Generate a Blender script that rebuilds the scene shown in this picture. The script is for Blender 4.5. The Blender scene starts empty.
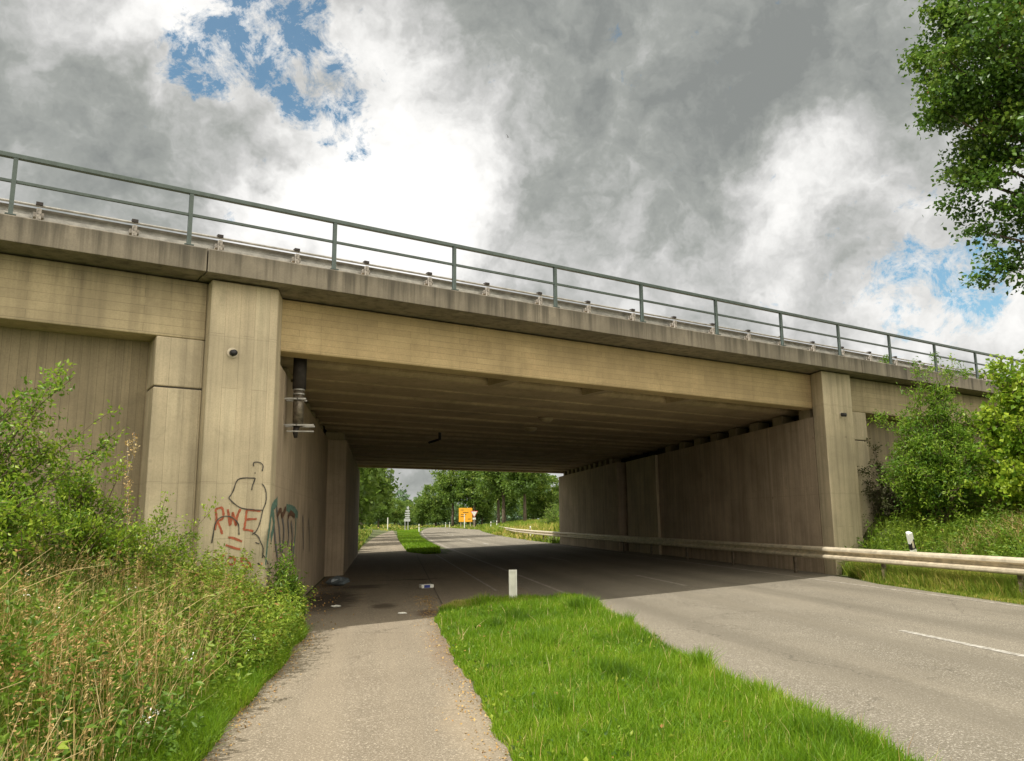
import bpy, math, random
import numpy as np
from mathutils import Vector, Matrix
random.seed(7); RNG = np.random.default_rng(11)
scene = bpy.context.scene; COL = scene.collection

# ------------------------------------------------------------ bridge frame
ANG = math.radians(24.146); CA, SA = math.cos(ANG), math.sin(ANG)
def sx(X, t): return (X + t*SA)/CA            # s where the plane X=const crosses depth t
def W(s, t): return (s*CA - t*SA, s*SA + t*CA)   # frame -> world
def ST(X, Y): return (X*CA + Y*SA, -X*SA + Y*CA)

# ------------------------------------------------------------ helpers
def new_obj(name, me, mat=None, parent=None):
    o = bpy.data.objects.new(name, me); COL.objects.link(o)
    if mat is not None and me is not None: me.materials.append(mat)
    if parent is not None: o.parent = parent
    return o
def tag(o, label=None, cat=None, group=None, kind=None):
    if label: o['label'] = label
    if cat: o['category'] = cat
    if group: o['group'] = group
    if kind: o['kind'] = kind
    return o
def empty(name, loc=(0, 0, 0), rz=0.0):
    o = bpy.data.objects.new(name, None); COL.objects.link(o)
    o.location = loc; o.rotation_euler = (0, 0, rz); o.empty_display_size = .2
    return o
def copy_tree(o, parent=None):
    c = o.copy(); COL.objects.link(c)
    if parent is not None: c.parent = parent
    for ch in list(o.children): copy_tree(ch, c)
    return c
class MB:
    def __init__(s): s.v = []; s.f = []
    def prism(s, poly, z0, z1):
        """plan polygon (any winding) extruded; z0,z1 numbers or per-vertex lists"""
        a = sum(poly[i][0]*poly[(i+1) % len(poly)][1]-poly[(i+1) % len(poly)][0]*poly[i][1] for i in range(len(poly)))
        n = len(poly)
        Z0 = z0 if isinstance(z0, (list, tuple)) else [z0]*n
        Z1 = z1 if isinstance(z1, (list, tuple)) else [z1]*n
        if a < 0: poly = poly[::-1]; Z0 = list(Z0)[::-1]; Z1 = list(Z1)[::-1]
        k = len(s.v)
        s.v += [(p[0], p[1], z) for p, z in zip(poly, Z0)] + [(p[0], p[1], z) for p, z in zip(poly, Z1)]
        s.f.append(tuple(k+i for i in reversed(range(n)))); s.f.append(tuple(k+n+i for i in range(n)))
        for i in range(n):
            j = (i+1) % n; s.f.append((k+i, k+j, k+n+j, k+n+i))
        return s
    def box(s, x0, x1, y0, y1, z0, z1): return s.prism([(x0, y0), (x1, y0), (x1, y1), (x0, y1)], z0, z1)
    def extrude(s, prof, p0, p1, up=(0, 0, 1)):
        """closed profile [(side,up)] swept from p0 to p1"""
        return s.sweep(prof, [p0, p1])
    def sweep(s, prof, path, closed=True, cap=True):
        path = [Vector(p) for p in path]; n = len(prof); k = len(s.v)
        for i, p in enumerate(path):
            a = path[max(i-1, 0)]; b = path[min(i+1, len(path)-1)]
            d = (b-a).normalized(); up = Vector((0, 0, 1))
            if abs(d.z) > .95: up = Vector((0, 1, 0))
            side = d.cross(up).normalized(); u2 = side.cross(d).normalized()
            for (q, w) in prof: s.v.append(tuple(p + side*q + u2*w))
        for i in range(len(path)-1):
            for j in range(n if closed else n-1):
                a = k+i*n+j; b = k+i*n+(j+1) % n
                s.f.append((a, b, b+n, a+n))
        if cap and closed:
            s.f.append(tuple(k+j for j in reversed(range(n)))); m = k+(len(path)-1)*n
            s.f.append(tuple(m+j for j in range(n)))
        return s
    def tube(s, path, radii, seg=8, cap=True):
        path = [Vector(p) for p in path]
        if not isinstance(radii, (list, tuple)): radii = [radii]*len(path)
        k = len(s.v); ref = None
        for i, p in enumerate(path):
            a = path[max(i-1, 0)]; b = path[min(i+1, len(path)-1)]
            d = (b-a).normalized()
            if ref is None:
                ref = Vector((0, 0, 1)) if abs(d.z) < .9 else Vector((1, 0, 0))
            side = (ref - d*ref.dot(d)).normalized(); ref = side; o2 = d.cross(side)
            for j in range(seg):
                an = 2*math.pi*j/seg
                s.v.append(tuple(p + (side*math.cos(an)+o2*math.sin(an))*radii[i]))
        for i in range(len(path)-1):
            for j in range(seg):
                a = k+i*seg+j; b = k+i*seg+(j+1) % seg
                s.f.append((a, b, b+seg, a+seg))
        if cap:
            s.f.append(tuple(k+j for j in reversed(range(seg)))); m = k+(len(path)-1)*seg
            s.f.append(tuple(m+j for j in range(seg)))
        return s
    def build(s, name, mat=None, parent=None, bevel=0.0, smooth=False):
        me = bpy.data.meshes.new(name); me.from_pydata(s.v, [], s.f); me.validate(); me.update()
        if smooth: me.polygons.foreach_set('use_smooth', [True]*len(me.polygons))
        o = new_obj(name, me, mat, parent)
        if bevel:
            m = o.modifiers.new('bevel', 'BEVEL'); m.width = bevel; m.segments = 2; m.limit_method = 'ANGLE'
        return o
def mesh_np(name, V, F, tint=None, mat=None, parent=None, smooth=False):
    V = np.ascontiguousarray(V, dtype=np.float32); F = np.ascontiguousarray(F, dtype=np.int32)
    me = bpy.data.meshes.new(name); nf, k = F.shape
    me.vertices.add(len(V)); me.vertices.foreach_set('co', V.ravel())
    me.loops.add(nf*k); me.loops.foreach_set('vertex_index', F.ravel())
    me.polygons.add(nf); me.polygons.foreach_set('loop_start', np.arange(0, nf*k, k, dtype=np.int32))
    me.update(calc_edges=True)
    if tint is not None:
        a = me.attributes.new('tint', 'FLOAT', 'FACE'); a.data.foreach_set('value', np.ascontiguousarray(tint, dtype=np.float32))
    if smooth: me.polygons.foreach_set('use_smooth', np.ones(nf, dtype=bool))
    return new_obj(name, me, mat, parent)

# ------------------------------------------------------------ node helpers
class NT:
    def __init__(s, tree): s.t = tree; s.n = tree.nodes; s.l = tree.links
    def new(s, typ, **kw):
        nd = s.n.new(typ)
        for k, v in kw.items(): setattr(nd, k, v)
        return nd
    def put(s, sock, v):
        if v is None: return
        if isinstance(v, bpy.types.NodeSocket): s.l.new(v, sock)
        else:
            if hasattr(sock, 'default_value'):
                try: sock.default_value = v
                except Exception: sock.default_value = (*v, 1) if len(v) == 3 else v
    def math(s, op, a, b=None, c=None, clamp=False):
        nd = s.new('ShaderNodeMath', operation=op, use_clamp=clamp); s.put(nd.inputs[0], a); s.put(nd.inputs[1], b); s.put(nd.inputs[2], c); return nd.outputs[0]
    def vmath(s, op, a, b=None, out=0):
        nd = s.new('ShaderNodeVectorMath', operation=op); s.put(nd.inputs[0], a)
        if op == 'SCALE': s.put(nd.inputs[3], b)
        else: s.put(nd.inputs[1], b)
        return nd.outputs[out]
    def noise(s, vec, scale, detail=4, rough=.55, dist=0, col=False):
        nd = s.new('ShaderNodeTexNoise'); s.put(nd.inputs['Vector'], vec); nd.inputs['Scale'].default_value = scale
        nd.inputs['Detail'].default_value = detail; nd.inputs['Roughness'].default_value = rough; nd.inputs['Distortion'].default_value = dist
        return nd.outputs[1 if col else 0]
    def mapping(s, vec, scale=(1, 1, 1), loc=(0, 0, 0), rot=(0, 0, 0)):
        nd = s.new('ShaderNodeMapping'); s.put(nd.inputs[0], vec); nd.inputs['Scale'].default_value = scale
        nd.inputs['Location'].default_value = loc; nd.inputs['Rotation'].default_value = rot; return nd.outputs[0]
    def ramp(s, v, pts):
        nd = s.new('ShaderNodeValToRGB'); s.put(nd.inputs[0], v); cr = nd.color_ramp
        while len(cr.elements) < len(pts): cr.elements.new(.5)
        for e, (p, c) in zip(cr.elements, pts):
            e.position = p; e.color = (c, c, c, 1) if not isinstance(c, tuple) else (*c, 1)
        return nd.outputs[0]
    def mix(s, f, a, b, blend='MIX'):
        nd = s.new('ShaderNodeMix', data_type='RGBA', blend_type=blend); s.put(nd.inputs[0], f)
        for i, v in ((6, a), (7, b)):
            s.put(nd.inputs[i], (*v, 1) if isinstance(v, tuple) and len(v) == 3 else v)
        return nd.outputs[2]
    def comb(s, x, y, z):
        nd = s.new('ShaderNodeCombineXYZ'); s.put(nd.inputs[0], x); s.put(nd.inputs[1], y); s.put(nd.inputs[2], z); return nd.outputs[0]
    def sep(s, v):
        nd = s.new('ShaderNodeSeparateXYZ'); s.put(nd.inputs[0], v); return nd.outputs
def material(name, rough=.8, metal=0.0):
    m = bpy.data.materials.new(name); m.use_nodes = True; nt = NT(m.node_tree)
    bsdf = nt.n['Principled BSDF']; bsdf.inputs['Roughness'].default_value = rough; bsdf.inputs['Metallic'].default_value = metal
    return m, nt, bsdf
def bump(nt, bsdf, h, strength=.4, dist=.01):
    b = nt.new('ShaderNodeBump'); b.inputs['Strength'].default_value = strength; b.inputs['Distance'].default_value = dist
    nt.put(b.inputs['Height'], h); nt.l.new(b.outputs[0], bsdf.inputs['Normal'])
def plain(name, col, rough=.6, metal=0.0, var=.12, scale=6.0, bmp=0.15):
    m, nt, b = material(name, rough, metal)
    tc = nt.new('ShaderNodeTexCoord').outputs['Object']
    n = nt.noise(tc, scale, 6, .6)
    lo = tuple(c*(1-var*2) for c in col); hi = tuple(min(1, c*(1+var)) for c in col)
    nt.put(b.inputs['Base Color'], nt.ramp(n, [(.3, lo), (.7, hi)]))
    if bmp: bump(nt, b, nt.noise(tc, scale*8, 3), bmp, .002)
    return m

def concrete(name, base, mode, board=.1, length=2.2, grime=.5, top_stain=None, dark=(.07, .06, .045)):
    """board-marked concrete. mode: 'v' vertical boards, 'h' horizontal boards, 'n' none"""
    m, nt, b = material(name, .86)
    tc = nt.new('ShaderNodeTexCoord').outputs['Object']
    x, y, z = nt.sep(tc)
    u = nt.math('ADD', x, y)
    if mode == 'v': bv = nt.comb(z, u, 0)
    else: bv = nt.comb(u, z, 0)
    big = nt.noise(tc, .7, 5, .6); med = nt.noise(tc, 3.5, 6, .62); fine = nt.noise(tc, 45, 4, .6)
    streak = nt.noise(nt.mapping(tc, (5.5, 5.5, .22)), 1.0, 6, .65)
    streak2 = nt.noise(nt.mapping(tc, (17, 17, .5)), 1.0, 4, .6)
    c = nt.mix(nt.ramp(big, [(.35, 0.), (.65, 1.)]), tuple(v*.78 for v in base), tuple(min(1, v*1.14) for v in base))
    c = nt.mix(nt.math('MULTIPLY', nt.ramp(med, [(.35, 0.), (.75, 1.)]), .35), c, tuple(v*.72 for v in base))
    c = nt.mix(nt.math('MULTIPLY', nt.ramp(fine, [(.42, 1.), (.52, 0.)]), .22), c, tuple(v*.55 for v in base))
    h = nt.math('MULTIPLY', fine, .3)
    if mode != 'n':
        br = nt.new('ShaderNodeTexBrick'); nt.put(br.inputs['Vector'], bv)
        br.offset = .37; br.offset_frequency = 2; br.squash = 1
        br.inputs['Color1'].default_value = (.42, .42, .42, 1); br.inputs['Color2'].default_value = (.62, .62, .62, 1); br.inputs['Mortar'].default_value = (0, 0, 0, 1)
        br.inputs['Scale'].default_value = 1; br.inputs['Mortar Size'].default_value = .0035; br.inputs['Mortar Smooth'].default_value = .4
        br.inputs['Brick Width'].default_value = length; br.inputs['Row Height'].default_value = board
        # board to board tone
        c = nt.mix(.30, c, nt.mix(1.0, c, br.outputs[0], 'OVERLAY'))
        grain = nt.noise(nt.mapping(bv, (1.2, 55, 1)), 1.0, 4, .6)
        c = nt.mix(nt.math('MULTIPLY', nt.ramp(grain, [(.35, 1.), (.55, 0.)]), .16), c, tuple(v*.6 for v in base))
        gate = nt.ramp(nt.noise(tc, .9, 3), [(.38, .12), (.66, .8)])
        c = nt.mix(nt.math('MULTIPLY', br.outputs[1], gate), c, tuple(v*.42 for v in base))
        h = nt.math('ADD', h, nt.math('MULTIPLY', grain, .5)); h = nt.math('SUBTRACT', h, br.outputs[1])
    g = nt.math('MULTIPLY', nt.ramp(streak, [(.46, 0.), (.72, 1.)]), grime)
    c = nt.mix(g, c, dark)
    g2 = nt.math('MULTIPLY', nt.ramp(streak2, [(.52, 0.), (.7, 1.)]), grime*.55)
    c = nt.mix(g2, c, tuple(v*.45 for v in base))
    if top_stain:   # drips running down from a top edge at height z1 over length L
        z1, L, amt = top_stain
        d = nt.math('DIVIDE', nt.math('SUBTRACT', z1, z), L)
        d2 = nt.math('SUBTRACT', nt.math('MULTIPLY', streak, 1.9), d)
        c = nt.mix(nt.math('MULTIPLY', nt.ramp(d2, [(.35, 0.), (.95, 1.)]), amt), c, dark)
    lift = nt.math('FRACT', nt.math('MULTIPLY', nt.math('ADD', z, nt.math('MULTIPLY', med, .02)), .42))
    c = nt.mix(nt.math('MULTIPLY', nt.ramp(lift, [(.0, 1.), (.012, 0.)]), .35), c, tuple(v*.45 for v in base))
    runs = nt.noise(nt.mapping(tc, (2.2, 2.2, .10)), 1.0, 3, .5)
    c = nt.mix(nt.math('MULTIPLY', nt.ramp(runs, [(.60, 0.), (.70, 1.)]), .35*min(1, grime*2)), c, tuple(min(1, v*1.35+.03) for v in base))
    blot = nt.noise(nt.vmath('ADD', tc, (7, 3, 1)), 1.7, 7, .68, .6)
    c = nt.mix(nt.math('MULTIPLY', nt.ramp(blot, [(.56, 0.), (.70, 1.)]), .38), c, tuple(v*.5 for v in base))
    # occasional tie holes
    vo = nt.new('ShaderNodeTexVoronoi'); nt.put(vo.inputs['Vector'], nt.comb(u, z, 0)); vo.inputs['Scale'].default_value = .75
    c = nt.mix(nt.math('MULTIPLY', nt.ramp(vo.outputs[0], [(.030, 1.), (.046, 0.)]), .7), c, tuple(v*.3 for v in base))
    nt.put(b.inputs['Base Color'], c); bump(nt, b, h, .35, .008)
    return m

CB = (.59, .50, .345)
M_pillar = concrete('concrete_pillar', CB, 'v', .24, 2.4, .34)
M_wall = concrete('concrete_wall', (.50, .395, .285), 'v', .16, 2.6, .34)
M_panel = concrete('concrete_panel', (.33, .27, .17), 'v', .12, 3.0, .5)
M_beam = concrete('concrete_beam_face', (.58, .44, .24), 'h', .12, 1.1, .12)
M_wing = concrete('concrete_wing_beam', (.52, .425, .265), 'h', .14, 1.6, .3, (5.69, .5, .3))
M_cap = concrete('concrete_cap', (.26, .225, .17), 'n', grime=.75, top_stain=(6.1, .45, .55), dark=(.055, .048, .035))
M_soffit = concrete('concrete_soffit', (.54, .42, .27), 'h', .13, 1.6, .25)
M_pad = concrete('concrete_pad', (.38, .31, .2), 'n', grime=.3)
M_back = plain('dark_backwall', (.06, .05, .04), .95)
M_paintg = plain('green_grey_paint', (.085, .115, .105), .5, 0, .12, 9)
M_galv = plain('galvanised_steel', (.68, .60, .45), .5, .3, .16, 5)
M_rust = plain('rusty_bracket', (.38, .35, .31), .8, 0, .4, 14)
M_black = plain('black_plastic', (.018, .017, .02), .5, 0, .2)
M_dark = plain('dark_iron', (.035, .028, .025), .7, 0, .3)
M_white = plain('white_plastic', (.78, .78, .72), .5, 0, .08, 8)
M_whiteworn = plain('worn_white_concrete', (.74, .74, .66), .8, 0, .1, 4)
M_red = plain('red_spray_paint', (.43, .12, .06), .85, 0, .25, 20)
M_blk = plain('black_spray_paint', (.10, .09, .075), .85, 0, .35, 12)
M_teal = plain('teal_spray_paint', (.13, .235, .19), .85, 0, .3, 20)
M_blue = plain('faded_blue_spray_paint', (.17, .165, .165), .85, 0, .3, 20)
M_brownp = plain('brown_spray_paint', (.14, .07, .04), .85, 0, .3, 20)
M_bark = plain('tree_bark', (.13, .10, .07), .95, 0, .35, 10, .6)
M_twig = plain('shrub_stem', (.16, .12, .07), .9, 0, .3, 10)
M_orange = plain('orange_sign_sheet', (.85, .40, .02), .5, 0, .05, 3)
M_signred = plain('red_sign_border', (.6, .04, .03), .5, 0, .05)
M_signdark = plain('black_sign_print', (.02, .02, .02), .5, 0, .05)
M_lamp = plain('pale_lamp_housing', (.42, .34, .23), .5, 0, .1)

def leafmat(name, stops, rough=.55, trans=.35, tcol=(.30, .50, .06)):
    m = bpy.data.materials.new(name); m.use_nodes = True; nt = NT(m.node_tree)
    bsdf = nt.n['Principled BSDF']; out = nt.n['Material Output']
    at = nt.new('ShaderNodeAttribute', attribute_name='tint').outputs['Fac']
    c = nt.ramp(at, stops)
    nt.put(bsdf.inputs['Base Color'], c); bsdf.inputs['Roughness'].default_value = rough
    bsdf.inputs['Specular IOR Level'].default_value = .35
    tr = nt.new('ShaderNodeBsdfTranslucent'); nt.put(tr.inputs[0], nt.mix(.5, c, tcol))
    mx = nt.new('ShaderNodeMixShader'); mx.inputs[0].default_value = trans
    nt.l.new(bsdf.outputs[0], mx.inputs[1]); nt.l.new(tr.outputs[0], mx.inputs[2]); nt.l.new(mx.outputs[0], out.inputs[0])
    return m
L_grass = leafmat('meadow_grass', [(0, (.045, .10, .005)), (.45, (.135, .265, .009)), (.85, (.26, .375, .02)), (1, (.50, .44, .14))], .5, .4, (.3, .5, .03))
L_vergegrass = leafmat('verge_grass', [(0, (.05, .10, .008)), (.5, (.16, .235, .018)), (.8, (.33, .32, .05)), (1, (.56, .42, .14))], .55, .35)
L_herb = leafmat('herb_leaf', [(0, (.03, .075, .008)), (.5, (.115, .21, .015)), (.93, (.30, .37, .04)), (1, (.34, .14, .06))], .5, .35)
L_dry = leafmat('dry_stalk', [(0, (.34, .19, .07)), (.5, (.52, .38, .15)), (1, (.70, .57, .31))], .8, .2, (.5, .35, .1))
L_shrub = leafmat('shrub_leaf', [(0, (.025, .07, .006)), (.5, (.12, .235, .014)), (1, (.36, .45, .035))], .42, .38)
L_feather = leafmat('feathery_leaf', [(0, (.025, .075, .008)), (.5, (.105, .22, .018)), (1, (.29, .40, .04))], .42, .4)
L_tree = leafmat('tree_leaf', [(0, (.025, .065, .012)), (.5, (.075, .155, .018)), (.96, (.20, .28, .035)), (1, (.28, .10, .03))], .38, .3, (.2, .38, .04))
L_far = leafmat('far_tree_leaf', [(0, (.045, .085, .016)), (.5, (.105, .175, .028)), (1, (.24, .30, .05))], .6, .35)
L_wood = leafmat('woodland_leaf', [(0, (.05, .09, .05)), (.5, (.09, .15, .075)), (1, (.15, .21, .09))], .7, .2)
L_deadivy = leafmat('brown_ivy_leaf', [(0, (.03, .028, .016)), (.5, (.06, .055, .028)), (1, (.09, .10, .035))], .7, .15)

# ------------------------------------------------------------ terrain
def smooth(a, b, x):
    t = np.clip((x-a)/(b-a), 0, 1); return t*t*(3-2*t)
def roadshift(Y): return .00034*np.maximum(Y-45, 0)**2
def hgt(X, Y):
    X = np.asarray(X, float); Y = np.asarray(Y, float)
    s = X*CA+Y*SA; t = -X*SA+Y*CA
    base = .02*(np.clip(X, -2.2, 11.9)+2.2)
    rs = roadshift(Y)*smooth(45, 60, Y)
    dL = np.maximum(-1.35-(X-rs*.8), 0); dR = np.maximum(X-rs*1.6-12.0, 0)
    under = smooth(14.45, 14.6, t)*(1-smooth(42.9, 43.0, t))
    # near side banks
    bl = np.minimum(.36*dL*smooth(0, .8, dL), 5.3); br = np.minimum(.36*dR*smooth(0, .8, dR), 2.2)+np.clip(.5*(dR-7), 0, 3)
    fr = 5.3-(13.3-t)/1.5
    bl = np.where(s < -7, np.maximum(bl, np.clip(fr, 0, 5.3)*smooth(-6, -12, s)), bl)
    br = br + .75*np.exp(-np.maximum(13.4-t, 0)/1.6)*smooth(.3, 1.6, dR)
    br = np.where(s > 33, np.maximum(br, np.clip(fr, 0, 5.3)*smooth(33, 42, s)), br)
    near = np.where(X < 5, bl, np.minimum(br, 5.3))
    ff = np.clip(5.3-(t-43.)/1.5, 0, 5.3)
    far = np.where(X < 5, np.maximum(np.minimum(.7*dL, ff), np.minimum(.12*dL, .7)), np.maximum(np.minimum(.7*dR, ff), np.minimum(.10*dR, 1.0)))
    fill = np.where((X < -2.25) | (X > 12.6), 5.3, 0.)
    h = np.where(t < 20, near, far)
    h = h*(1-under)+fill*under
    return base+h+.03*np.sin(X*2.1+Y*1.3)*smooth(0, 2, dL+dR)
def axis(parts):
    a = []
    for lo, hi, n in parts: a += list(np.linspace(lo, hi, n, endpoint=False))
    a.append(parts[-1][1]); return np.array(a)
gx = axis([(-900, -60, 14), (-60, -14, 24), (-14, 22, 150), (22, 80, 30), (80, 900, 14)])
gy = axis([(-60, -2, 16), (-2, 62, 240), (62, 260, 70), (260, 1600, 16)])
GX, GY = np.meshgrid(gx, gy); GZ = hgt(GX, GY)
nx, ny = len(gx), len(gy)
I = np.arange(nx*ny).reshape(ny, nx)
Fq = np.stack([I[:-1, :-1], I[:-1, 1:], I[1:, 1:], I[1:, :-1]], -1).reshape(-1, 4)
m, nt, b = material('ground_earth', .95)
tc = nt.new('ShaderNodeTexCoord').outputs['Object']
c = nt.ramp(nt.noise(tc, 1.6, 6, .6), [(.3, (.055, .075, .02)), (.5, (.075, .11, .025)), (.7, (.13, .115, .05))])
c = nt.mix(nt.ramp(nt.noise(tc, 12, 4), [(.4, 0.), (.7, .6)]), c, (.10, .075, .045))
nt.put(b.inputs['Base Color'], c); bump(nt, b, nt.noise(tc, 30, 4), .6, .03)
g = mesh_np('ground', np.stack([GX.ravel(), GY.ravel(), GZ.ravel()], 1), Fq, None, m, None, True); tag(g, kind='structure')

def strip(name, left, right, ys, lift, mat, nxs=6, jitter=0.0, seed=1):
    """sheet following the ground between x=left(Y) and x=right(Y)"""
    r = np.random.default_rng(seed)
    rows = []
    for Y in ys:
        a, c_ = left(Y), right(Y)
        if jitter: a += r.normal(0, jitter); c_ += r.normal(0, jitter)
        xs = np.linspace(a, c_, nxs)
        rows.append(np.stack([xs, np.full(nxs, Y), .02*(np.clip(xs, -2.2, 11.9)+2.2)+lift], 1))
    V = np.concatenate(rows); n = len(ys)
    I = np.arange(nxs*n).reshape(n, nxs)
    F = np.stack([I[:-1, :-1], I[:-1, 1:], I[1:, 1:], I[1:, :-1]], -1).reshape(-1, 4)
    return mesh_np(name, V, F, None, mat)
interp = lambda pts: (lambda Y: float(np.interp(Y, [p[0] for p in pts], [p[1] for p in pts])))

def paving(name, c1, c2, speck, sand, tracks=None, stains=()):
    m, nt, b = material(name, .9)
    b.inputs['Specular IOR Level'].default_value = .25
    tc = nt.new('ShaderNodeTexCoord').outputs['Object']; x, y, z = nt.sep(tc)
    n1 = nt.noise(tc, .45, 6, .62); n2 = nt.noise(tc, 4, 6, .65); n3 = nt.noise(tc, 120, 3, .7); n4 = nt.noise(tc, 55, 2, .6); n5 = nt.noise(tc, 28, 5, .75)
    c = nt.mix(nt.ramp(n1, [(.32, 0.), (.68, 1.)]), c1, c2)
    c = nt.mix(nt.math('MULTIPLY', nt.ramp(n2, [(.4, 0.), (.75, 1.)]), .35), c, tuple(v*.72 for v in c1))
    c = nt.mix(nt.math('MULTIPLY', nt.ramp(n3, [(.42, 1.), (.55, 0.)]), .75), c, tuple(v*.38 for v in c1))
    c = nt.mix(nt.math('MULTIPLY', nt.ramp(n5, [(.36, 1.), (.52, 0.)]), .45), c, tuple(v*.55 for v in c1))
    c = nt.mix(nt.math('MULTIPLY', nt.ramp(n4, [(.56, 0.), (.66, 1.)]), .7), c, speck)
    if tracks:
        for xc, w, amt in tracks:
            d = nt.math('DIVIDE', nt.math('SUBTRACT', nt.math('ADD', x, nt.math('MULTIPLY', nt.math('SUBTRACT', n1, .5), .8)), xc), w)
            e = nt.math('EXPONENT', nt.math('MULTIPLY', nt.math('MULTIPLY', d, d), -1))
            c = nt.mix(nt.math('MULTIPLY', e, amt), c, tuple(v*.62 for v in c1))
    lon = nt.noise(nt.mapping(tc, (1.6, .06, 1)), 1.0, 5, .6)
    c = nt.mix(nt.math('MULTIPLY', nt.ramp(lon, [(.45, 0.), (.7, 1.)]), .3), c, sand)
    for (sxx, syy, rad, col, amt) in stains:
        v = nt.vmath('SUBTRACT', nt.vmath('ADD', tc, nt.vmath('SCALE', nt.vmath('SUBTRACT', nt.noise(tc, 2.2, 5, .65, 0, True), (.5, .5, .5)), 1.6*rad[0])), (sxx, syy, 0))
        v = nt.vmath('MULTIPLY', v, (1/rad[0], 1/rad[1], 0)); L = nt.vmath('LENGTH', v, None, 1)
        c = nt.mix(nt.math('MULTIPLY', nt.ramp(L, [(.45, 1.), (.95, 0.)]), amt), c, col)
    # cracks
    vo = nt.new('ShaderNodeTexVoronoi', feature='DISTANCE_TO_EDGE'); nt.put(vo.inputs['Vector'], nt.vmath('ADD', nt.mapping(tc, (.35, .22, 1)), nt.vmath('SCALE', nt.noise(tc, 3, 4, .6, 0, True), .25)))
    vo.inputs['Scale'].default_value = 1
    cg = nt.math('MULTIPLY', nt.ramp(vo.outputs[0], [(.0, 1.), (.006, 0.)]), nt.ramp(nt.noise(tc, .35, 2), [(.5, 0.), (.6, .7)]))
    c = nt.mix(cg, c, tuple(v*.3 for v in c1))
    nt.put(b.inputs['Base Color'], c); bump(nt, b, n3, .5, .004)
    return m
M_road = paving('road_asphalt', (.195, .173, .132), (.26, .232, .18), (.49, .45, .38), (.29, .255, .195), tracks=[(4.9, .38, .5), (6.5, .35, .42), (8.2, .38, .5), (9.8, .35, .42)])
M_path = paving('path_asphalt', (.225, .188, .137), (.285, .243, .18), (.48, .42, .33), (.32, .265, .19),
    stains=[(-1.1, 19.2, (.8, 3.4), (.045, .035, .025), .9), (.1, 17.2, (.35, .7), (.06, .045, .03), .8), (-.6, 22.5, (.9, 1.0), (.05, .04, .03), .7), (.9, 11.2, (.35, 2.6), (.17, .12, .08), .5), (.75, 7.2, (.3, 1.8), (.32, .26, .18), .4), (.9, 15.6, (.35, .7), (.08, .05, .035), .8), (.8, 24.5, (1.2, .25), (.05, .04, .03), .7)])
ysall = list(np.linspace(-12, 60, 145))+list(np.linspace(62, 200, 50))
roadL = lambda Y: 3.9 + roadshift(Y) if Y > 44 else 3.45
roadR = interp([(-12, 10.55), (12, 10.7), (17, 11.05), (19.5, 11.6), (20.3, 11.72), (44, 11.5), (51, 11.1), (60, 11.05), (82, 11.7), (110, 13.7), (138, 16.6), (150, 16.4), (165, 15.6), (200, 15.4)])
r_ = strip('road', roadL, roadR, ysall, .008, M_road, 10); tag(r_, kind='structure')
pathL = lambda Y: -1.35 if (Y < 13 or Y > 45) else -1.75
pathR = interp([(-12, 1.05), (12, 1.05), (13.5, 1.15), (15.8, 2.0), (16.3, 3.85), (41.5, 3.85), (42.2, 3.2), (43, 2.2), (46, 1.6), (60, 1.6), (200, 2.6)])
pathLc = lambda Y: pathL(Y) + (roadshift(Y)*.05)
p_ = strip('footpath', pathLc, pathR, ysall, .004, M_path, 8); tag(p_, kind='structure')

m, nt, b = material('worn_line_paint', .7)
tc = nt.new('ShaderNodeTexCoord').outputs['Object']
wear = nt.ramp(nt.noise(tc, 14, 6, .7), [(.44, 0.), (.60, 1.)])
nt.put(b.inputs['Base Color'], nt.mix(wear, (.25, .23, .195), (.50, .48, .43)))
M_line = m
m, nt, b = material('faded_line_paint', .8)
tc = nt.new('ShaderNodeTexCoord').outputs['Object']
nt.put(b.inputs['Base Color'], nt.mix(nt.ramp(nt.noise(tc, 10, 6, .7), [(.45, 0.), (.62, 1.)]), (.22, .195, .16), (.40, .37, .31)))
M_fline = m
def line_piece(x0f, w, y0, y1, mat, name):
    ys = np.linspace(y0, y1, max(3, int((y1-y0)/1.5)))
    o = strip(name, lambda Y: x0f(Y)-w/2, lambda Y: x0f(Y)+w/2, list(ys), .012, mat, 2); tag(o, kind='structure')
cl = lambda Y: 7.17+roadshift(Y)*1.15
for q, y0 in enumerate([-5.4, 6.75, 18.6, 30.6, 42.6, 54.6, 66.6, 78.6, 90.6, 102.6, 114.6, 126.6]):
    line_piece(cl, .11, y0, y0+3.8, M_line if q == 1 or q > 4 else M_fline, 'centre_line')
line_piece(lambda Y: 4.12+roadshift(Y), .10, 16.6, 190, M_fline, 'edge_line')
line_piece(lambda Y: 2.75, .07, 19.5, 41, M_fline, 'seam_line')
line_piece(lambda Y: 10.55 if Y < 20 else 10.6, .10, -8, 50, M_fline, 'edge_line')
# tar joint between path and paved shoulder
m = plain('tar_joint', (.10, .085, .065), .9)
line_piece(lambda Y: 1.25+(Y-16)*.022, .025, 17.0, 41.5, m, 'tar_joint')

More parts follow.
